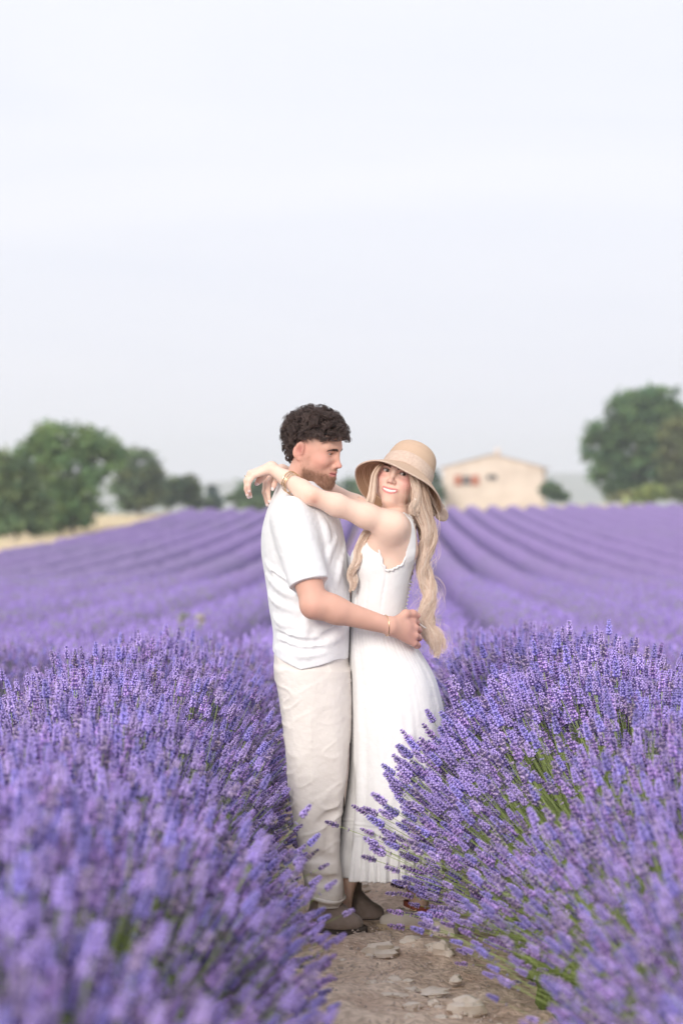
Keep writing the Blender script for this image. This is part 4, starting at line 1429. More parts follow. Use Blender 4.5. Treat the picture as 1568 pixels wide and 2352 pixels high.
    axis = (el - sh) / np.linalg.norm(el - sh)
    # hem: cut by a wavy surface that hangs lowest over the near hip
    gx = [T.lo[i] + T.h * np.arange(T.n[i]) for i in range(3)]
    hx = np.interp(gx[0], [P(p_, 0)[0] for p_ in (620, 640, 692, 730, 758, 800)], [P(0, p_)[2] for p_ in (1496, 1503, 1526, 1522, 1518, 1503)])
    hx = hx[:, None] + .006 * np.sin((gx[1][None] - DIST) * 26 + gx[0][:, None] * 18)
    T.f = np.maximum(T.f, (hx[:, :, None] - gx[2][None, None]).astype(np.float32))
    # neck opening
    T.frame(); T.cone(P(690, 1085, .0), P(686, 1120, .005), .072, .062, .006, '-')
    v2, q2 = T.skin()
    v2 = drape(v2, q2, .0030, 7, 43)
    kid('shirt', v2, q2, SHIRT, man)
    ring = []
    for a in np.linspace(0, 2 * math.pi, 40, endpoint=False):
        ring.append(P(687, 1119, .005) + np.array([.062 * math.cos(a), .062 * math.sin(a), -.012 * math.cos(a)]))
    vv, ff = tube_geo(np.array(ring), .008, 8, closed=True); kid('collar', vv, ff, SHIRT, man)
    # hems as slim raised bands
    d = axis; c1 = sh + d * .224
    u1 = np.array([1.0, 0, 0]) - d * d[0]; u1 /= np.linalg.norm(u1); u2 = np.cross(d, u1)
    ring = [c1 + .0645 * (math.cos(a) * u1 + math.sin(a) * u2) for a in np.linspace(0, 2 * math.pi, 48, endpoint=False)]
    ring2 = [c1 - d * .018 + .0665 * (math.cos(a) * u1 + math.sin(a) * u2) for a in np.linspace(0, 2 * math.pi, 48, endpoint=False)]

    # ---- trousers
    Q = Field((P(600, 0)[0], DIST - .30, .0), (P(840, 0)[0], DIST + .30, P(0, 1470)[2]), .0036)
    hip = Stack([(1470, 640, 790, 0, .15), (1500, 630, 800, 0, .172), (1550, 632, 802, 0, .180), (1600, 645, 803, 0, .178), (1640, 654, 803, 0, .165), (1690, 656, 803, 0, .13)], 2.5)
    nearleg = Stack([(1540, 640, 801, -.07, .11), (1600, 646, 803, -.075, .11), (1680, 653, 803, -.085, .108), (1780, 659, 797, -.095, .104), (1850, 667, 787, -.10, .098), (1910, 677, 781, -.10, .092), (1960, 688, 780, -.105, .086),
                     (2010, 698, 786, -.11, .082), (2045, 702, 792, -.11, .085), (2062, 706, 791, -.11, .082)], 2.4)
    farleg = Stack([(1540, 650, 800, .08, .105), (1680, 664, 800, .09, .10), (1780, 678, 794, .09, .092), (1850, 690, 792, .09, .088), (1960, 706, 796, .09, .08), (2040, 716, 806, .085, .076), (2078, 722, 806, .085, .072)], 2.4)
    Q.stack(hip, 0); Q.stack(nearleg, .03); Q.stack(farleg, .02)
    def qf(pts, st, r, out, k=.018, op='+'):
        q = spline([st.near(px, py, out - r if op == '+' else r - out) for (px, py) in pts], 7)
        rr = r * np.maximum(np.sin(np.linspace(.3, math.pi - .3, 7)), .35)
        Q.chain(list(q), list(rr), k, op)
    for pts in ([(780, 1862), (752, 1880), (728, 1896)], [(704, 2014), (740, 2026), (782, 2018)], [(702, 1975), (738, 1968), (772, 1976)], [(755, 1885), (758, 1935), (752, 1990)]):
        qf(pts, nearleg, .010, .0020, .018, '-')
    # side seam, pocket slit
    qf([(714, 1610), (714, 1680), (716, 1740)], nearleg, .004, .0015, .006)
    qf([(716, 1740), (717, 1800), (718, 1860)], nearleg, .004, .0015, .006)
    qf([(714, 1522), (713, 1560), (713, 1604)], hip, .0035, .004, .004, '-')
    qf([(709, 1522), (708, 1560), (708, 1606)], hip, .003, .0012, .004)
    v3, q3 = Q.skin()
    v3 = drape(v3, q3, .0062, 9, 41)
    tr = kid('trousers', v3, q3, LINEN, man)
    tan = mat('tan_stitching', (.50, .37, .26), .8)
    for pts in ([(713, 1524), (713, 1545), (713, 1570), (713, 1602)],):
        qq = spline([hip.near(a, b, .0015) for a, b in pts], 14); vv, ff = tube_geo(qq, .0026, 6); kid('pocket_edge', vv, ff, tan, tr)
    st = mat('pale_stitching', (.60, .53, .47), .8)
    for pts in ([(663, 1522), (661, 1560), (658, 1600)], [(640, 1606), (650, 1608), (659, 1606)]):
        qq = spline([hip.near(a, b, .0006) for a, b in pts], 12); vv, ff = tube_geo(qq, .0013, 6); kid('back_pocket_seam', vv, ff, st, tr)
    # turned-up cuffs
    for (stk, pyc, y) in ((nearleg, 2060, -.11), (farleg, 2076, .085)):
        z = P(0, pyc, y)[2]; cx, rx, cy, ry = stk.at(z)
        ring = [np.array([cx + rx * .97 * math.cos(a), cy + ry * .97 * math.sin(a), z + .006 * math.sin(2 * a + 1) - .006 * math.cos(a)]) for a in np.linspace(0, 2 * math.pi, 48, endpoint=False)]
        vv, ff = tube_geo(np.array(ring), .0075, 8, closed=True); kid('trouser_cuff', vv, ff, LINEN, tr)
        ring = [np.array([cx + rx * .80 * math.cos(a) + .006, cy + ry * .80 * math.sin(a), 0]) for a in np.linspace(0, 2 * math.pi, 40, endpoint=False)]
        r0 = np.array(ring); b_ = r0.copy(); t_ = r0.copy(); t_[:, 2] = z + .01; b_[:, 2] = z - .030
        kid('sock', np.concatenate([b_, t_]), grid_faces(40, 2, True), LINEN, tr)
    # ---- boots
    for (heel, toe, y, yz) in ((P(724, 2105, -.12), P(833, 2119, -.13), -.12, 0), (P(775, 2085, .09), P(881, 2104, .085), .09, 0)):
        gz = float(ground_z(heel[0], heel[1])) + .004
        B = Field((heel[0] - .09, heel[1] - .09, gz - .02), (toe[0] + .05, heel[1] + .09, gz + .20), .0035)
        hx_, tx = heel[0], toe[0] - .030
        yy, yt = heel[1], toe[1]
        B.cone((hx_ + .020, yy, gz + .045), (hx_ + .035, yy, gz + .135), .043, .050, .01)
        B.cone((hx_, yy, gz + .040), (hx_ + .075, yy, gz + .052), .037, .042, .02)
        B.cone((hx_ + .06, yy, gz + .060), (tx - .045, yt, gz + .040), .043, .036, .03)
        B.cone((tx - .055, yt, gz + .036), (tx - .004, yt, gz + .032), .040, .031, .02)
        B.ell((tx - .035, yt, gz + .030), (.062, .046, .032), .02)
        gx = [B.lo[i] + B.h * np.arange(B.n[i]) for i in range(3)]
        B.f = np.maximum(B.f, (gz + .018 - gx[2])[None, None, :].astype(np.float32))
        B.f = np.maximum(B.f, (gx[2] - gz - .158)[None, None, :].astype(np.float32))
        vb, qb = B.skin()
        bt = kid('boot', vb, qb, SUEDE, man)
        ol = []
        for a in np.linspace(0, 2 * math.pi, 44, endpoint=False):
            cxx = (hx_ + tx) / 2 + .004; L_ = (tx - hx_) / 2 + .042
            wv = .040 + .007 * math.cos(a)
            ol.append([cxx + L_ * math.copysign(abs(math.cos(a)) ** .8, math.cos(a)), (yy + yt) / 2 + wv * math.copysign(abs(math.sin(a)) ** .8, math.sin(a)), 0])
        ol = np.array(ol)
        ring = []
        for zz, sc_ in ((-.004, .95), (.002, 1.0), (.020, 1.0), (.024, .95)):
            r_ = ol.copy(); m_ = r_.mean(0); r_ = m_ + (r_ - m_) * sc_; r_[:, 2] = gz + zz; ring.append(r_)
        vv = np.concatenate(ring)
        cap = np.array([[0] * 1])
        f4 = grid_faces(44, 4, True)
        ctr = np.array([[*ol.mean(0)[:2], gz + .024]])
        f3 = np.array([[3 * 44 + i, 3 * 44 + (i + 1) % 44, 176] for i in range(44)])
        kid('sole', np.concatenate([vv, ctr]), [f4, f3], RUBBER, bt)
        vv, ff = tube_geo(spline([(hx_ - .025, yy, gz + .13), (hx_ - .036, yy, gz + .15), (hx_ - .030, yy, gz + .165), (hx_ - .016, yy, gz + .158)], 10), .004, 6); kid('pull_tab', vv, ff, SUEDE, bt)
    # ---- wrist chain
    c = wr + (kn[1] - wr) * -.02; d = (kn[1] - el); d /= np.linalg.norm(d)
    u1 = np.array([0, 0, 1.0]) - d * d[2]; u1 /= np.linalg.norm(u1); u2 = np.cross(d, u1)
    c = wr - d * .010
    ring = [c + (.034 * math.cos(a)) * u1 + (.029 * math.sin(a)) * u2 + d * .010 * -math.cos(a) for a in np.linspace(0, 2 * math.pi, 60, endpoint=False)]
    vv, ff = tube_geo(np.array(ring), .0014, 6, closed=True); kid('bracelet', vv, ff, GOLD, man)
    # ---- eyes
    gaze = P(890, 1090, -.05) - MAN_T
    for sd in (-1, 1):
        eye_child(man, MAN_R, MAN_T, MAN_K, sd, gaze + np.array([0, 0, -.08]), (.10, .07, .05))

    # ---- hair: curls in locks, short fade at the sides left bare
    rs = np.random.RandomState(12)
    W_ = lambda p: (np.asarray(p) * MAN_K) @ MAN_R.T + MAN_T
    n = 8200
    rad3, cen = np.array([.099, .077, .092]), np.array([-.008, 0, .028])
    d = rs.normal(size=(n * 5, 3)); d /= np.linalg.norm(d, axis=1)[:, None]
    p = cen + d * rad3
    low = np.interp(p[:, 0], [-.13, -.085, -.055, -.036, -.022, .0, .045, .075, .12], [-.088, -.085, -.060, -.010, .030, .040, .046, .058, .066])
    keep = p[:, 2] > low
    p, d = p[keep][:n], d[keep][:n]
    nk = 250                                               # locks of curls
    ctr = p[rs.choice(len(p), nk, replace=False)]
    lock = np.argmin(((p[:, None] - ctr[None]) ** 2).sum(-1), axis=1)
    ph = rs.uniform(0, 6.28, nk); fr = rs.uniform(.8, 1.35, nk); amp = rs.uniform(.007, .012, nk); hand = rs.choice([-1, 1], nk); ln = rs.uniform(.042, .062, nk)
    flow = rs.normal(size=(nk, 3)) * .5
    m_ = 16
    t = np.linspace(0, 1, m_)
    nrm = d / rad3; nrm /= np.linalg.norm(nrm, axis=1)[:, None]
    back = p[:, 0] < -.035
    fall = np.stack([np.where(back, -.15, .75), p[:, 1] * 5, np.where(back, -1.0, -.30)], 1) + flow[lock]
    fall -= nrm * (fall * nrm).sum(1)[:, None] * .9
    fall /= np.linalg.norm(fall, axis=1)[:, None] + 1e-9
    side_ = np.cross(nrm, fall)
    lng = ln[lock] * rs.uniform(.85, 1.12, len(p))
    T_ = t[None, :, None]
    bulk = np.clip((p[:, 2] + .02) / .08, .35, 1)           # fuller on top, closer at the nape
    out = np.sqrt(np.clip(T_ * 1.4, 0, 1)) * (.033 * bulk * rs.uniform(.35, 1.1, len(p)))[:, None, None]
    pos = p[:, None] + nrm[:, None] * out + fall[:, None] * (lng[:, None, None] * T_ ** 1.2 * .62)
    A_ = amp[lock][:, None]; ang = ph[lock][:, None] + hand[lock][:, None] * 2 * math.pi * fr[lock][:, None] * t[None]
    env = np.clip(t * 2.5, 0, 1)[None]
    pos += side_[:, None] * (A_ * np.cos(ang) * env)[..., None] + nrm[:, None] * (A_ * .7 * np.sin(ang) * env)[..., None]
    pos -= (p - ctr[lock])[:, None] * (T_ ** .8) * .45      # the strands of one lock draw together towards their tip
    e_ = np.linalg.norm((pos - cen) / rad3, axis=2, keepdims=True)
    Hm = (.42 + .16 * rs.normal(size=nk)[lock] * .6)[:, None, None] * np.where(rs.rand(len(p)) < .05, 1.35, 1.0)[:, None, None]
    Hm = np.clip(Hm, .2, .75)
    e2 = 1.0 + Hm * np.tanh(np.maximum(e_ - 1.0, .01) / Hm)
    pos = cen + (pos - cen) * (e2 / e_)
    # the fringe stops above the brow, the sides above the ear
    floor_ = np.interp(pos[..., 0], [-.14, -.075, -.050, -.034, -.02, .05, .085, .14], [-.125, -.120, -.080, -.020, .026, .034, .047, .050])
    pos[..., 2] = np.where(pos[..., 2] < floor_, floor_ + (floor_ - pos[..., 2]) * .25, pos[..., 2])
    pos += rs.normal(size=pos.shape) * .0004 * T_
    HAIR_M = hair_mat('dark_brown_hair', (.022, .014, .013), (.125, .084, .074), .38)
    hair = curves_obj('hair', W_(pos.reshape(-1, 3)).reshape(pos.shape), .00055, HAIR_M, man, .5)
    # scalp cap under it, so that no skin shines through
    cap_d = rs.normal(size=(1, 3))
    nth, nph = 48, 30
    th_, ph_ = np.meshgrid(np.linspace(0, 2 * math.pi, nth, endpoint=False), np.linspace(0, 1, nph))
    dd = np.stack([np.cos(th_), np.sin(th_)], -1)
    zz_low = np.interp(np.cos(th_), [-1, -.7, -.45, -.1, .4, .8, 1], [-.075, -.06, -.01, .038, .05, .066, .070])
    zz = .125 + (zz_low - .125) * ph_
    rr = np.sqrt(np.clip(1 - ((zz - .028) / .098) ** 2, 0, 1))
    cp = np.stack([-.010 + .1055 * rr * dd[..., 0], .0825 * rr * dd[..., 1], zz], -1).reshape(-1, 3)
    cp = cp + (cp - [-.01, 0, .03]) * (.05 * vnoise(cp * 90, 3))[:, None]
    kid('hair_base', W_(cp), grid_faces(nth, nph, True)[:, ::-1], mat('scalp_shade', (.022, .016, .015), .8), hair)
    # beard
    nb = 26000
    BT = .18
    pts = v[(beard > BT)]; bw = beard[beard > BT]
    nrmv = np.zeros_like(v)
    a_, b_, c_ = v[q[:, 0]], v[q[:, 1]], v[q[:, 2]]
    fn = np.cross(b_ - a_, c_ - a_)
    for k_ in range(4):
        for dim in range(3): nrmv[:, dim] += np.bincount(q[:, k_], fn[:, dim], len(v))
    nrmv /= np.linalg.norm(nrmv, axis=1)[:, None] + 1e-12
    nn = nrmv[beard > BT]
    sel = rs.choice(len(pts), 4600, p=bw ** 2 / (bw ** 2).sum())
    root = pts[sel] + rs.normal(size=(4600, 3)) * .0012
    down = MAN_R @ np.array([.25, 0, -1.0])
    dirn = nn[sel] * .8 + down * .7 + rs.normal(size=(4600, 3)) * .35
    dirn /= np.linalg.norm(dirn, axis=1)[:, None]
    ll = (.0014 + .0050 * np.clip(bw[sel], 0, 1) ** 2) * rs.uniform(.6, 1.2, 4600)
    tt = np.linspace(0, 1, 4)[None, :, None]
    st_ = root[:, None] + dirn[:, None] * ll[:, None, None] * tt + down * (ll[:, None, None] * tt ** 2 * .4)
    curves_obj('beard', st_, .00032, hair_mat('auburn_beard', (.26, .135, .085), (.52, .30, .20), .5), man, .5)
    # brows
    bs = brow_strands(rs, L, 330, .013, .052, .0125, .005, .004, .0017, .008)
    bs = W_(bs.reshape(-1, 3)).reshape(-1, 3, 3)
    curves_obj('eyebrow', bs, .0005, HAIR_M, man, .6)
    return man, dict(sh=sh, el=el, wr=wr)
# ------------------------------------------------------------------ the woman
WOM_K = .95
_wy = math.radians(16)
WOM_R = rot_frame((-math.sin(_wy) * .99, -math.cos(_wy) * .99, .03), (.233, .0, .972))
WOM_T = P(906, 1085, -.075) - WOM_R @ (np.array([.080, 0, 0]) * WOM_K)
W_W = lambda p: (np.asarray(p) * WOM_K) @ WOM_R.T + WOM_T

def strands_along(rs, path, n_lock, per, wave, nwave, npts=46, spread=.42, fray=1.0, lag=.5):
    """hair flowing along a path of (px, py, depth, half width px): locks share their wave, strands stay close to their lock"""
    path = np.array(path, float)
    c = spline(np.array([P(a, b, y) for a, b, y, w in path]), npts)
    w = 1.18 * np.maximum(spline(path[:, 3:4], npts)[:, 0], .5) * DIST / FPX
    t = np.linspace(0, 1, npts)
    tan = np.gradient(c, axis=0); tan /= np.linalg.norm(tan, axis=1)[:, None]
    side = np.cross(tan, [0, 1.0, 0]); side /= np.linalg.norm(side, axis=1)[:, None]
    dep = np.cross(side, tan)
    ph0 = rs.uniform(0, 6.28)
    out = []
    for l in range(n_lock):
        a = rs.uniform(0, 6.28); r = math.sqrt(rs.rand())
        la, lb = r * math.cos(a), r * math.sin(a)
        ph = ph0 + la * lag * 3 + rs.normal() * .35
        am = wave * rs.uniform(.7, 1.25); nw = nwave * rs.uniform(.94, 1.06)
        tend0 = 1 - .10 * rs.rand()
        for s in range(per):
            b = rs.uniform(0, 6.28); q = math.sqrt(rs.rand()) * spread * fray
            jj = rs.normal() * .22
            tend = tend0 - .20 * rs.rand() ** 2.5
            tt = t * tend
            ci = np.stack([np.interp(tt, t, c[:, k]) for k in range(3)], 1)
            wi = np.interp(tt, t, w)
            si = np.stack([np.interp(tt, t, side[:, k]) for k in range(3)], 1)
            di = np.stack([np.interp(tt, t, dep[:, k]) for k in range(3)], 1)
            env = np.clip(tt * 3.0 - .35, 0, 1)
            o1 = (la * .75 + q * math.cos(b) * (.60 + .75 * tt ** 1.5)) * wi + am * env * np.sin(2 * math.pi * nw * tt + ph + jj)
            o2 = (lb * .75 + q * math.sin(b)) * np.minimum(wi, .034) * .9 + am * .7 * env * np.cos(2 * math.pi * nw * tt + ph + jj)
            out.append(ci + si * o1[:, None] + di * o2[:, None])
    return np.array(out)

HAX = np.array([.397, .47, .785]); HAX /= np.linalg.norm(HAX)
HC = P(930, 1094, .0)

def make_woman():
    base = np.array([float(P(900, 2130)[0]), DIST, 0.0])
    S = Field((P(556, 0)[0], DIST - .30, P(0, 1480)[2]), (P(985, 0)[0], DIST + .30, P(0, 1020)[2]), .0025)
    S.frame(WOM_R, WOM_T, WOM_K)
    build_head(S, fem=True, smile=True)
    S.frame()
    S.cone(W_W([(-.022, 0, -.055)])[0], P(919, 1190, .022), .043, .052, .018)
    torso = Stack([(1165, 880, 935, 0, .05), (1185, 868, 948, 0, .10), (1205, 856, 955, 0, .145), (1240, 842, 958, 0, .145), (1270, 829, 957, 0, .138), (1300, 816, 950, 0, .135), (1330, 813, 941, 0, .130),
                   (1365, 809, 933, 0, .122), (1400, 805, 927, 0, .115), (1430, 803, 924, 0, .112), (1460, 812, 925, 0, .112), (1490, 818, 925, 0, .11)], 2.3)
    S.stack(torso, .035)
    S.cone(P(925, 1215, -.10), P(932, 1265, -.085), .035, .038, .03)
    sh, el, wr = P(902, 1207, -.148), P(716, 1139, -.215), P(624, 1076, -.105)
    S.chain([sh, sh + (el - sh) * .33, sh + (el - sh) * .7, el], [.047, .0395, .0345, .0305], .025)
    S.cone(sh, P(908, 1262, -.085), .044, .040, .035)                     # muscle behind the armpit
    S.cone(sh + [-.02, .01, -.02], P(868, 1255, -.09), .040, .035, .035)
    fa = wr - el
    S.chain([el, el + fa * .25, el + fa * .65, wr], [.0304, .0315, .0255, .0205], .012)
    # left hand, hanging from the bent wrist
    kn = [P(583, 1092, -.118), P(578, 1088, -.098), P(575, 1087, -.076), P(575, 1089, -.055)]
    for i, q in enumerate(kn):
        S.cone(wr + [.0, -.010 + .008 * i, .002], q, .0165, .0105, .014)
    tips = []
    F = [[(573, 1104, -.120), (570, 1116, -.120), (572, 1128, -.118)], [(568, 1103, -.099), (566, 1121, -.098), (568, 1137, -.095)],
         [(566, 1104, -.076), (566, 1124, -.074), (571, 1142, -.071)], [(568, 1107, -.053), (571, 1125, -.050), (576, 1141, -.048)]]
    for q, f in zip(kn, F):
        pts = [q] + [P(*a) for a in f]
        S.chain(pts, [.0102, .0092, .0082, .0062], .005); tips.append((pts[-1], pts[-1] - pts[-2]))
    th = [P(612, 1082, -.075), P(603, 1095, -.055), P(596, 1103, -.052), P(590, 1111, -.053)]
    S.chain(th, [.0140, .0118, .0102, .0082], .008); tips.append((th[-1], th[-1] - th[-2]))
    # right arm: behind his neck, its fingers over his back
    sh2, el2, wr2 = P(880, 1205, .150), P(752, 1128, .215), P(648, 1082, .080)
    S.chain([sh2, sh2 + (el2 - sh2) * .5, el2], [.048, .042, .034], .025)
    fb = wr2 - el2
    S.chain([el2, el2 + fb * .3, el2 + fb * .7, wr2], [.034, .034, .027, .0225], .012)
    k2 = [P(620, 1086, .030), P(627, 1088, .005), P(634, 1092, -.018)]
    for i, q in enumerate(k2):
        S.cone(wr2 + [0, -.012 * (i - 1), 0], q, .0180, .0110, .014)
    F2 = [[(610, 1106, .022), (607, 1130, .015), (614, 1160, .010)], [(618, 1108, -.012), (615, 1130, -.020), (619, 1152, -.028)], [(634, 1103, -.070), (630, 1113, -.092), (626, 1124, -.104)]]
    for q, f in zip(k2, F2):
        pts = [q] + [P(*a) for a in f]
        S.chain(pts, [.0108, .0098, .0086, .0062], .005); tips.append((pts[-1], pts[-1] - pts[-2]))
    # the head is pressed into the hat: nothing of it rises through the crown
    def crown(x, y, z):
        dx, dy, dz = x - HC[0], y - HC[1], z - HC[2]
        h = dx * HAX[0] + dy * HAX[1] + dz * HAX[2]
        r = np.sqrt(np.maximum(dx * dx + dy * dy + dz * dz - h * h, 0))
        lim = np.interp(h, [-.07, -.02, 0, .06, .095, .112], [.30, .095, .080, .072, .05, .0])
        return np.where(h > -.075, r - lim, -1.0)
    S.fn(HC - .16, HC + .16, crown, 0, '&')
    v, q = S.skin()
    # legs: a coarser skin under the skirt, only an ankle shows
    G = Field((P(690, 0)[0], DIST - .2, .0), (P(1020, 0)[0], DIST + .2, P(0, 1440)[2]), .006)
    G.ell(P(885, 1530, 0), (.09, .10, .08), 0)
    G.chain([P(890, 1560, -.06), P(905, 1760, -.06), P(935, 1900, -.06), P(962, 2070, -.055)], [.085, .056, .050, .034], .04)
    G.chain([P(890, 1560, .06), P(870, 1750, .02), P(825, 1900, -.01), P(795, 2010, -.02), P(786, 2090, -.02)], [.085, .056, .048, .034, .030], .04)
    v2, q2 = G.skin()
    nb = len(v)
    v = np.concatenate([v, v2]); q = np.concatenate([q, q2 + nb])
    L = local(v, WOM_R, WOM_T, WOM_K)
    x, y, z = L.T
    head = (z > -.14) & (np.abs(y) < .09) & (x > -.12) & (x < .14)
    col = np.tile(np.array([.88, .625, .51]), (len(v), 1))
    col *= (1 + .035 * vnoise(v * 38, 2))[:, None]
    def blend(m, c):
        nonlocal col
        m = np.clip(m, 0, 1)[:, None]
        col = col * (1 - m) + np.asarray(c) * m
    g = lambda cx, cy, cz, r: np.exp(-(((x - cx) ** 2 + (np.abs(y) - cy) ** 2 + (z - cz) ** 2) / r ** 2)) * head
    blend(.22 * head, (.74, .46, .38))
    blend(.85 * g(.066, .048, -.028, .028), (.78, .28, .27))
    blend(.45 * g(.112, 0, -.036, .016), (.78, .38, .33))
    uu = np.clip(np.abs(y) / MW, 0, 1.2); zc = MZ + MC * uu ** 2; hh = MH * np.clip(1 - uu ** 2, 0, 1) ** .6
    ld = np.abs(z - zc) - hh
    blend(((ld < .0068) & (np.abs(y) < MW + .003) & (x > .075)) * head * np.clip((.0072 - ld) / .002, 0, 1), (.70, .27, .26))
    blend(((ld < -.0005) & (np.abs(y) < MW) & (x > .05) & (x < .094)) * head, (.40, .16, .15))
    lash = np.exp(-(((np.abs(y) - .032) / .0155) ** 4 + ((z - .0048 + .0035 * ((np.abs(y) - .032) / .0135) ** 2) / .0022) ** 2)) * (x > .06) * head
    blend(lash * .8, (.09, .05, .045))
    blend(np.exp(-(((np.abs(y) - .032) / .017) ** 2 + ((z - .008) / .006) ** 2)) * (x > .06) * head * .35, (.45, .24, .18))
    blend(np.exp(-(((np.abs(y) - .034) / .013) ** 4 + ((z + .0050) / .0016) ** 2)) * (x > .06) * head * .45, (.20, .11, .09))
    e2 = el + np.array([.004, -.028, -.008])
    blend(.55 * np.exp(-((v - e2) ** 2).sum(1) / .026 ** 2), (.74, .36, .25))
    blend(.40 * np.exp(-((v - (e2 + [.006, 0, -.012])) ** 2).sum(1) / .009 ** 2), (.55, .20, .15))
    for (tp, dr) in tips:
        dd = v - tp; dr = dr / np.linalg.norm(dr)
        blend(.45 * np.exp(-(dd ** 2).sum(1) / .022 ** 2), (.78, .40, .34))
        m = (np.linalg.norm(dd, axis=1) < .0115) & (dd @ dr > -.004) & ((dd[:, 0] < .001) | (dd[:, 1] < -.002))
        blend(m * .9, NAIL)
    woman = np_obj('person', v, q, SKIN_W, None, origin=base, cols=col)
    tag(woman, 'smiling woman with long blonde waves in straw sun hat and white dress', 'person')

    # ---- face: eyes, teeth, brows, lashes
    cam_p = np.array([0, 0, HCAM])
    for sd in (-1, 1):
        eye_child(woman, WOM_R, WOM_T, WOM_K, sd, cam_p - WOM_T, (.13, .085, .055))
    mb = MB()
    for k in range(-5, 6):
        yy = k * .0043; u = abs(yy) / MW
        xx = .0965 - 6.5 * yy ** 2
        hgt = .0118 - .0005 * abs(k)
        th_, ph_ = np.meshgrid(np.linspace(0, 2 * math.pi, 10, endpoint=False), np.linspace(0, math.pi, 7))
        d = np.stack([np.cos(th_) * np.sin(ph_), np.sin(th_) * np.sin(ph_), np.cos(ph_)], -1).reshape(-1, 3)
        d = np.sign(d) * np.abs(d) ** .7
        p = d * [.0035, .0034, hgt * .58] + [xx, yy, MZ + .0012 + MC * u ** 2]
        mb.add(W_W(p), grid_faces(10, 7, True)[:, ::-1])
    vv, ff, cc = mb.arrays()
    kid('teeth', vv, ff, mat('tooth_enamel', (.88, .86, .83), .25, spec=.5), woman)
    rs = np.random.RandomState(31)
    BROW = hair_mat('brown_brow', (.10, .055, .035), (.22, .13, .085), .5)
    bs = brow_strands(rs, L[:nb], 210, .012, .050, .0150, .0060, .002, .0015, .007)
    bs = W_W(bs.reshape(-1, 3)).reshape(-1, 3, 3)
    curves_obj('eyebrow', bs, .00034, BROW, woman, .6)
    ls = []
    for sd in (-1, 1):
        for i in range(34):
            u = rs.uniform(-1, 1)
            yy = sd * .032 + u * .0138; zz = .0052 * max(0, 1 - u * u) ** .7 + .0006; xx = .0845 - .22 * abs(u) ** 2 * .02
            p0 = np.array([xx, yy, zz]); d0 = np.array([.0045, u * .003 + sd * .0015, .0026])
            ls.append([p0, p0 + d0 * .6, p0 + d0 * [1.1, 1.1, 1.3]])
    ls = W_W(np.array(ls).reshape(-1, 3)).reshape(-1, 3, 3)
    curves_obj('eyelashes', ls, .00035, hair_mat('black_lash', (.01, .008, .008), (.02, .015, .015)), woman, .5)

    # ---- dress: bodice
    B = Field((P(795, 0)[0] - .02, DIST - .20, P(0, 1470)[2]), (P(965, 0)[0] + .02, DIST + .20, P(0, 1165)[2]), .0026)
    B.stack(torso, 0, off=.0045)
    # fuller bust
    B.ell(P(838, 1288, -.065), (.050, .058, .056), .05); B.ell(P(838, 1288, .065), (.050, .058, .056), .05)
    B.cone(P(925, 1215, -.10), P(932, 1265, -.085), .040, .043, .03)
    gx = [B.lo[i] + B.h * np.arange(B.n[i]) for i in range(3)]
    X2, Z2 = np.meshgrid(gx[0], gx[2], indexing='ij')
    def poly_sdf(poly):
        pts = np.array([[P(a, b, -.10)[0], P(a, b, -.10)[2]] for a, b in poly])
        d = np.full(X2.shape, 9.0); ins = np.zeros(X2.shape, bool)
        for i in range(len(pts)):
            a, b = pts[i], pts[(i + 1) % len(pts)]
            e = b - a; w0, w1 = X2 - a[0], Z2 - a[1]
            tt = np.clip((w0 * e[0] + w1 * e[1]) / (e @ e), 0, 1)
            d = np.minimum(d, np.hypot(w0 - tt * e[0], w1 - tt * e[1]))
            c = ((a[1] > Z2) != (b[1] > Z2)) & (X2 < (b[0] - a[0]) * (Z2 - a[1]) / (b[1] - a[1] + 1e-12) + a[0])
            ins ^= c
        return np.where(ins, -d, d)
    arm_edge = [(852, 1226), (862, 1234), (869, 1258), (877, 1290), (886, 1309), (898, 1309), (912, 1302), (926, 1293), (931, 1268), (932, 1240), (930, 1212), (925, 1188)]
    hole = poly_sdf(spline(arm_edge, 40).tolist() + [(925, 1140), (840, 1140), (840, 1220)])
    near = (gx[1] - (DIST - .02))[None, :, None]
    farh = ((DIST + .02) - gx[1])[None, :, None]
    B.f = np.maximum(B.f, -np.maximum(hole[:, None, :], near)).astype(np.float32)
    B.f = np.maximum(B.f, -np.maximum(hole[:, None, :], farh)).astype(np.float32)
    back_edge = [(938, 1182), (947, 1196), (954, 1225), (954, 1260), (950, 1295), (943, 1325), (936, 1345)]
    bh = poly_sdf(spline(back_edge, 24).tolist() + [(1000, 1345), (1000, 1120), (938, 1120)])
    B.f = np.maximum(B.f, -np.maximum(bh[:, None, :], np.abs(gx[1] - DIST)[None, :, None] - .155)).astype(np.float32)
    mid = poly_sdf([(800, 1100), (1000, 1100), (1000, 1238), (800, 1238)])
    B.f = np.maximum(B.f, -np.maximum(mid[:, None, :], np.abs(gx[1] - DIST)[None, :, None] - .075)).astype(np.float32)
    # seams and pulls in the cloth
    def qf(pts, r, out, k=.01, op='+'):
        pp = spline([torso.near(a, b, .0045 + (out - r if op == '+' else r - out)) for a, b in pts], 8)
        B.chain(list(pp), list(r * np.maximum(np.sin(np.linspace(.3, math.pi - .3, 8)), .4)), k, op)
    qf([(887, 1314), (884, 1340), (878, 1372), (874, 1408)], .0035, .0026, .004, '-')
    qf([(846, 1335), (843, 1355), (840, 1380), (838, 1405)], .0035, .0022, .004, '-')
    qf([(823, 1338), (821, 1355), (818, 1380), (816, 1400)], .0035, .0020, .004, '-')
    vb, qb = B.skin()
    dress = kid('dress', vb, qb, DRESS, woman)
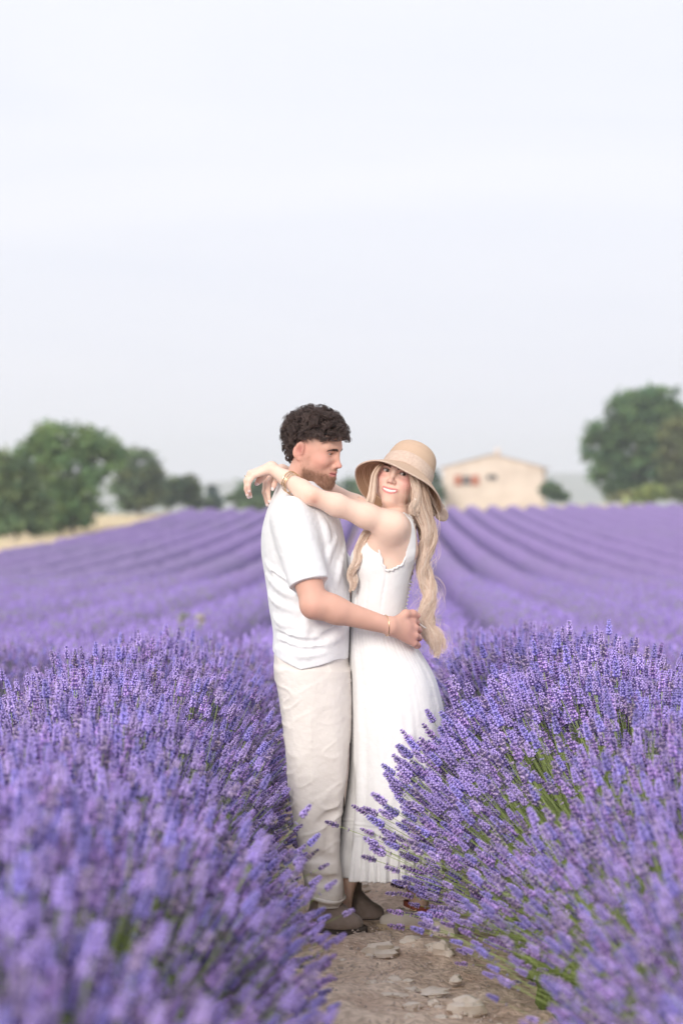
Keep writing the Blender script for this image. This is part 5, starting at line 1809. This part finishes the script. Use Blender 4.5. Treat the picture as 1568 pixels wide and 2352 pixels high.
    # ruffled edges of armhole and strap
    for edge, ph in ((arm_edge[1:], 0), (back_edge, 2)):
        pts = spline(edge, 90)
        r3 = []
        for i, (a, b) in enumerate(pts):
            p0 = torso.near(a, b, .009)
            r3.append(p0 + np.array([.0014 * math.sin(i * .9 + ph), -.001 * math.sin(i * .7), .0014 * math.cos(i * 1.1 + ph)]))
        rad = .0040 + .0007 * np.sin(np.arange(90) * .9)
        vv, ff = tube_geo(np.array(r3), rad, 7); kid('ruffle_trim', vv, ff, DRESS, dress)
    for i in range(9):
        py = 1336 + i * 8.5
        z = P(0, py)[2]; cx, rx, cy, ry = torso.at(z)
        c = np.array([cx + (rx + .006) * .985, cy - ry * .22, z])
        th_, ph_ = np.meshgrid(np.linspace(0, 2 * math.pi, 10, endpoint=False), np.linspace(0, math.pi, 7))
        d = np.stack([np.cos(th_) * np.sin(ph_), np.sin(th_) * np.sin(ph_), np.cos(ph_)], -1).reshape(-1, 3)
        kid('button', c + d * .0052, grid_faces(10, 7, True)[:, ::-1], DRESS, dress)

    # ---- skirt
    sk = [(1418, 802, 925, 0, .113), (1440, 800, 932, 0, .122), (1465, 800, 946, 0, .135), (1488, 800, 958, 0, .150), (1531, 801, 986, .0, .172), (1561, 802, 1001, .0, .185), (1624, 803, 1017, .0, .205),
          (1729, 803, 1028, .01, .235), (1834, 798, 1034, .015, .262), (1900, 791, 1037, .02, .275), (1950, 786, 1039, .02, .284), (2003, 784, 1041, .02, .292)]
    zs = [P(0, r[0], r[3])[2] for r in sk]
    nth, nz = 420, 190
    zz = np.linspace(zs[0], zs[-1], nz)
    o = np.argsort(zs)
    def it(vals):
        q_ = np.interp(zz, np.array(zs)[o], np.array(vals)[o])
        for _ in range(2): q_ = np.convolve(np.pad(q_, 4, 'edge'), np.ones(9) / 9, 'valid')
        return q_
    xl = it([P(r[1], r[0], r[3])[0] for r in sk]); xr = it([P(r[2], r[0], r[3])[0] for r in sk])
    yc = it([DIST + r[3] for r in sk]); ry = it([r[4] for r in sk])
    th_ = np.linspace(0, 2 * math.pi, nth, endpoint=False)
    t = np.linspace(0, 1, nz)[:, None]
    A = th_[None]
    pw = 2.25
    ce, se = np.cos(A), np.sin(A)
    rr = (np.abs(ce) ** pw + np.abs(se) ** pw) ** (-1 / pw)
    big = .5 * np.sin(7 * A + 1.2 + .5 * np.sin(3 * A) + .5 * t) + .35 * np.sin(13 * A + .8 * np.sin(2 * A) + 2.1 - .7 * t) + .2 * np.sin(23 * A + 1.0 * np.sin(5 * A) + .6)
    amp = .0015 + .0060 * np.clip((t - .10) / .9, 0, 1) ** 1.1
    fine = 0.0011 * np.sin(58 * A + 1.4 * np.sin(7 * A)) * np.exp(-t * 9)
    sub = .0022 * np.clip(t * 2, 0, 1) * vnoise(np.stack([(A * 9 + 0 * t).ravel(), (t * 6 + 0 * A).ravel()], 1), 8).reshape(nz, nth)
    ruf = np.clip((t - .835) / .165, 0, 1) * (.008 * np.sin(41 * A + 1.2 * np.sin(9 * A)) + .005 * np.sin(67 * A + 2.0) + .006)
    pleat = sum(.0036 * np.exp(-((t - c_) / .0028) ** 2) for c_ in (.784, .797, .810, .823))
    groove = -.055 * np.clip((t - .55) / .45, 0, 1) * np.exp(-(((A - 3.62) + .04 * t) / .11) ** 2)
    push = .030 * np.clip((t - .6) / .4, 0, 1) * np.exp(-((A - 3.15) / .3) ** 2)
    d = big * amp + fine + sub + ruf + pleat + groove + push
    rx = ((xr - xl) / 2)[:, None]; cx = ((xr + xl) / 2)[:, None]
    hem_z = .008 * np.sin(3 * A + .6) * np.clip((t - .8) / .2, 0, 1)
    X = cx + (rx * rr + d) * ce; Y = yc[:, None] + (ry[:, None] * rr + d) * se; Z = zz[:, None] + hem_z + 0 * A
    outer = np.stack([X, Y, Z], -1)
    inner = outer[::-1].copy()
    ctr = np.stack([np.broadcast_to(cx, X.shape), np.broadcast_to(yc[:, None], X.shape), Z], -1)[::-1]
    inner = ctr + (inner - ctr) * .985; inner[0, :, 2] += .002
    inner = inner[:70:6]
    allv = np.concatenate([outer, inner]).reshape(-1, 3)
    kid('skirt', allv, grid_faces(nth, nz + len(inner), True), DRESS, dress)
    # waist drawstring tied behind, with a bow and two tails
    CORD = mat('cotton_cord', (.84, .80, .76), .8)
    for pts in ([(925, 1412, -.09), (931, 1406, -.105), (940, 1409, -.115), (950, 1422, -.12), (960, 1440, -.12), (966, 1456, -.11)],
                [(952, 1426, -.12), (962, 1432, -.12), (970, 1438, -.11), (977, 1443, -.10)]):
        vv, ff = tube_geo(spline([P(*a) for a in pts], 22), .0020, 7); kid('drawstring', vv, ff, CORD, dress)

    # ---- shoes
    canvas = mat('cream_canvas', (.66, .60, .55), .9, bump=(90, .3, .003))
    jute = mat('jute_sole', (.52, .41, .29), .9, bump=(60, .8, .004))
    leather = mat('red_brown_strap', (.30, .085, .055), .5)
    for (toe_px, heel_px, y, vis) in ((868, 988, -.055, 1), (690, 800, -.02, 0)):
        tx, hx_ = P(toe_px, 0, y)[0], P(heel_px, 0, y)[0]
        yy = DIST + y
        gz = float(ground_z(tx, yy)) + .004
        B2 = Field((tx - .03, yy - .08, gz - .01), (hx_ + .06, yy + .08, gz + .13), .0034)
        B2.cone((tx + .030, yy, gz + .026), (tx + .085, yy, gz + .036), .026, .037, .01)
        B2.cone((tx + .085, yy, gz + .036), (hx_ - .04, yy, gz + .045), .037, .033, .02)
        B2.cone((hx_ - .045, yy, gz + .045), (hx_ - .015, yy, gz + .050), .034, .033, .02)
        B2.cone((hx_ - .035, yy, gz + .14), (hx_ - .07, yy, gz + .075), .045, .030, .012, '-')
        gx2 = B2.lo[2] + B2.h * np.arange(B2.n[2])
        B2.f = np.maximum(B2.f, (gz + .014 - gx2)[None, None, :].astype(np.float32))
        vv, ff = B2.skin()
        shoe = kid('espadrille', vv, ff, canvas, woman)
        ol = np.array([[(tx + hx_) / 2 + .004 + ((hx_ - tx) / 2 + .012) * math.copysign(abs(math.cos(a)) ** .8, math.cos(a)), yy + (.037 - .004 * math.cos(a)) * math.copysign(abs(math.sin(a)) ** .8, math.sin(a)), 0] for a in np.linspace(0, 2 * math.pi, 40, endpoint=False)])
        ring = []
        for z_, s_ in ((-.006, .96), (.0, 1.0), (.016, 1.0), (.020, .96)):
            r_ = ol.copy(); m_ = r_.mean(0); r_ = m_ + (r_ - m_) * s_; r_[:, 2] = gz + z_; ring.append(r_)
        vv = np.concatenate(ring + [np.array([[*ol.mean(0)[:2], gz + .020]])])
        kid('sole', vv, [grid_faces(40, 4, True), np.array([[120 + i, 120 + (i + 1) % 40, 160] for i in range(40)])], jute, shoe)
        if vis:
            ank = np.array([hx_ - .042, yy, gz + .078])
            ring = [ank + [.047 * math.cos(a), .040 * math.sin(a), -.012 * math.cos(a)] for a in np.linspace(0, 2 * math.pi, 40, endpoint=False)]
            for dz in (-.006, 0, .006):
                vv, ff = tube_geo(np.array(ring) + [0, 0, dz], .0040, 6, closed=True); kid('ankle_strap', vv, ff, leather, shoe)
            p = ank + [-.018, -.042, .004]
            ring = [p + [.011 * math.copysign(abs(math.cos(a)) ** .4, math.cos(a)), -.003, .011 * math.copysign(abs(math.sin(a)) ** .4, math.sin(a))] for a in np.linspace(0, 2 * math.pi, 24, endpoint=False)]
            vv, ff = tube_geo(np.array(ring), .0018, 6, closed=True); kid('buckle', vv, ff, GOLD, shoe)

    # ---- hat
    AX = HAX
    e1 = np.array([.89, 0, -.45]); e1 -= AX * (e1 @ AX); e1 /= np.linalg.norm(e1); e2_ = np.cross(AX, e1)
    C0 = HC
    def revolve(prof, n=120, wob=None):
        prof = np.asarray(prof, float)
        a = np.linspace(0, 2 * math.pi, n, endpoint=False)
        ring = np.cos(a)[None, :, None] * e1 + np.sin(a)[None, :, None] * e2_
        h = np.repeat(prof[:, 1:2], n, 1)
        if wob is not None: h = h + wob(prof[:, 0:1], a[None])
        return (C0 + prof[:, 0][:, None, None] * ring + h[..., None] * AX).reshape(-1, 3)
    outp = spline([(.001, .124), (.030, .1235), (.056, .115), (.074, .098), (.083, .070), (.0875, .035), (.089, .0), (.097, -.007), (.116, -.021), (.140, -.042), (.161, -.062)], 190)
    arc = np.concatenate([[0], np.cumsum(np.hypot(*np.diff(outp, axis=0).T))])
    nrm = np.gradient(outp, axis=0); nrm = np.stack([-nrm[:, 1], nrm[:, 0]], 1); nrm /= np.linalg.norm(nrm, axis=1)[:, None]
    rib = np.abs(np.sin(arc / .0052 * math.pi))
    wob = lambda r, a: .006 * np.clip((r - .10) / .06, 0, 1) * np.sin(2 * a + 1.2) + .003 * np.clip((r - .10) / .06, 0, 1) * np.sin(5 * a)
    o_v = revolve(outp + nrm * (.0007 * rib)[:, None] * np.sign(nrm[:, 1:2] + 1e-9) * 1.0, wob=wob)
    i_v = revolve((outp - np.array([0.0, .0032]) * 1.0)[::-1] * [[.985, 1]], wob=wob)
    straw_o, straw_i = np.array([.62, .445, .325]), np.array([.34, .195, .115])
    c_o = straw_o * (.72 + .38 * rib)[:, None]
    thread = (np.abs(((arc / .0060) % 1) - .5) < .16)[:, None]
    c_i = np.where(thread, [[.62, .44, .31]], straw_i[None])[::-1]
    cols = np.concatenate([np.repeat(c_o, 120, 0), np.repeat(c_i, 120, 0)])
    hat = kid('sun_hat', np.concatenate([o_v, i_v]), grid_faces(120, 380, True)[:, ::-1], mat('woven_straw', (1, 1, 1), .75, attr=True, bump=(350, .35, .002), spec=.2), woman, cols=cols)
    rimp = revolve([(.1605, -.0635)], wob=wob)
    linen = mat('beige_linen_band', (.66, .52, .43), .9, noise=(120, (.58, .44, .36), 5), bump=(260, .4, .002))
    vv, ff = tube_geo(rimp, .0030, 8, closed=True); kid('rim_binding', vv, ff, linen, hat)
    bp = np.array([(.0895, -.004), (.0925, -.003), (.0930, .012), (.0920, .030), (.0905, .041), (.0880, .043)])
    kid('hat_band', revolve(spline(bp, 16), wob=lambda r, a: .002 * np.sin(3 * a + 1)), grid_faces(120, 16, True), linen, hat)
    # bow at the back: two leaf-shaped loops and a knot
    for (cxp, rxp, rzp, rot, yv) in (((1012, 1180), 20, 15, .85, .02), ((1006, 1160), 16, 9, .5, .035)):
        n_, m_ = 26, 9
        a = np.linspace(0, 2 * math.pi, n_, endpoint=False); ri = np.linspace(1, .02, m_)
        c = P(*cxp, yv)
        front = []
        for s_ in (1, -1):
            for r_ in (ri if s_ == 1 else ri[::-1]):
                u = r_ * np.cos(a) * rxp * .0015; w_ = r_ * np.sin(a) * rzp * .0015
                dep = s_ * .004 * math.sqrt(max(0, 1 - r_ ** 4)) + .006 * np.cos(u / .012)
                front.append(np.stack([c[0] + u * math.cos(rot) - w_ * math.sin(rot), c[1] - dep, c[2] - u * math.sin(rot) - w_ * math.cos(rot)], 1))
        kid('bow_loop', np.concatenate(front), grid_faces(n_, 2 * m_, True), linen, hat)

    # ---- hair
    rs = np.random.RandomState(77)
    BLOND = hair_mat('blonde_hair', (.72, .51, .385), (1.0, .88, .765), .42, root=(.60, .50, .42))
    BLOND_D = hair_mat('dark_blonde_hair', (.46, .29, .18), (.80, .59, .43), .42, root=(.6, .5, .42))
    right = [(942, 1086, -.060, 5), (950, 1094, -.072, 8), (958, 1108, -.084, 12), (962, 1138, -.088, 17), (970, 1172, -.078, 19), (980, 1205, -.062, 17), (984, 1235, -.055, 15), (978, 1262, -.05, 14), (970, 1290, -.045, 13), (973, 1318, -.04, 13),
             (983, 1345, -.04, 13), (986, 1372, -.04, 13), (978, 1400, -.04, 13), (974, 1425, -.04, 14), (984, 1450, -.04, 16), (1000, 1470, -.04, 15), (1006, 1492, -.04, 13), (1000, 1512, -.04, 8)]
    left = [(884, 1062, -.060, 3), (870, 1072, -.078, 5), (860, 1090, -.084, 7), (855, 1115, -.084, 8), (852, 1145, -.076, 10), (846, 1180, -.066, 11), (848, 1212, -.066, 12), (838, 1240, -.085, 12), (822, 1268, -.11, 10), (818, 1292, -.125, 9), (808, 1318, -.125, 8), (809, 1342, -.125, 7), (804, 1364, -.12, 4)]
    backp = [(942, 1085, -.02, 10), (952, 1120, .0, 17), (962, 1160, .01, 19), (975, 1205, -.0, 16), (981, 1250, -.01, 13), (973, 1300, -.015, 12), (982, 1350, -.015, 12), (980, 1400, -.02, 11), (984, 1445, -.02, 11), (1002, 1480, -.02, 8)]
    A1 = strands_along(rs, right, 26, 95, .0060, 5.5, lag=.3)
    A2 = strands_along(rs, left, 15, 80, .0050, 4.4, lag=.3)
    A3 = strands_along(rs, backp, 16, 70, .0055, 4.6, lag=.3)
    fly = strands_along(rs, right, 70, 1, .012, 5.4, spread=1.2)
    fly = fly + (fly - fly.mean(0)[None]) * .35
    front_r = [(938, 1084, -.070, 4), (945, 1092, -.086, 6), (951, 1103, -.096, 8), (955, 1122, -.104, 9), (957, 1148, -.104, 10), (950, 1170, -.108, 9), (958, 1188, -.10, 5)]
    A4 = strands_along(rs, front_r, 9, 60, .004, 1.6)
    hair = curves_obj('hair', np.concatenate([A1, A2]), .00058, BLOND, woman, .45)
    curves_obj('stray_hair', fly, .00030, BLOND, woman, .5)
    curves_obj('under_hair', A3, .00062, BLOND_D, woman, .5)
    curves_obj('front_lock', A4, .00055, BLOND, woman, .5)
    # scalp cover under the hat
    nth2, nph2 = 40, 22
    a = np.linspace(0, 2 * math.pi, nth2, endpoint=False)
    low = np.interp(np.cos(a), [-1, -.5, 0, .3, .7, 1], [-.07, -.06, -.03, .03, .062, .068])
    s_ = np.linspace(0, 1, nph2)[:, None]
    z2 = .122 + (low[None] - .122) * s_
    r2 = np.sqrt(np.clip(1 - ((z2 - .028) / .096) ** 2, 0, 1))
    cp = np.stack([-.010 + .100 * r2 * np.cos(a)[None], .0775 * r2 * np.sin(a)[None], z2], -1).reshape(-1, 3)
    cp = W_W(cp); dq = cp - HC; hq = dq @ HAX; rq = np.linalg.norm(dq - hq[:, None] * HAX, axis=1)
    lim = np.interp(hq, [-.07, -.02, 0, .06, .095, .112], [.30, .097, .083, .075, .053, .0])
    kq = np.where(hq > -.02, np.minimum(1, lim / np.maximum(rq, 1e-6)), 1.0)
    cp = HC + np.minimum(hq, .11)[:, None] * HAX + (dq - hq[:, None] * HAX) * kq[:, None]
    kid('hair_base', cp, grid_faces(nth2, nph2, True)[:, ::-1], mat('blonde_roots', (.26, .16, .095), .7), hair)

    # ---- jewellery
    d = (wr - el) / np.linalg.norm(wr - el)
    u1 = np.array([0, 0, 1.0]) - d * d[2]; u1 /= np.linalg.norm(u1); u2 = np.cross(d, u1)
    for (f_, tilt, rad) in ((.50, .10, .0350), (.54, .02, .0350), (.43, -.16, .0352)):
        c = el + (wr - el) * f_ - u1 * .003
        ring = [c + rad * (math.cos(a_) * u1 + math.sin(a_) * u2) + d * (.010 * math.cos(a_ + .5) + tilt * .03 * math.sin(a_)) for a_ in np.linspace(0, 2 * math.pi, 64, endpoint=False)]
        vv, ff = tube_geo(np.array(ring), .0016, 8, closed=True); kid('bangle', vv, ff, GOLD, woman)
    for (p, dr, r_) in ((P(567, 1096, -.090), kn[1] - P(568, 1103, -.099), .0098), (P(612, 1100, .026), k2[0] - P(610, 1106, .022), .0104)):
        dr = dr / np.linalg.norm(dr); w1 = np.cross(dr, [0, 1.0, 0]); w1 /= np.linalg.norm(w1); w2 = np.cross(dr, w1)
        vv, ff = tube_geo(np.array([p + r_ * (math.cos(a_) * w1 + math.sin(a_) * w2) for a_ in np.linspace(0, 2 * math.pi, 30, endpoint=False)]), .0013, 6, closed=True); kid('ring', vv, ff, GOLD, woman)
    ear = W_W([(-.006, .080, -.052)])[0]
    th_, ph_ = np.meshgrid(np.linspace(0, 2 * math.pi, 12, endpoint=False), np.linspace(0, math.pi, 8))
    d = np.stack([np.cos(th_) * np.sin(ph_), np.sin(th_) * np.sin(ph_), np.cos(ph_)], -1).reshape(-1, 3)
    kid('pearl_earring', P(954, 1147, -.115) + d * .0045, grid_faces(12, 8, True)[:, ::-1], mat('pearl', (.85, .80, .76), .2, spec=.6), woman)
    return woman

man, arm_pts = make_man()
woman = make_woman()
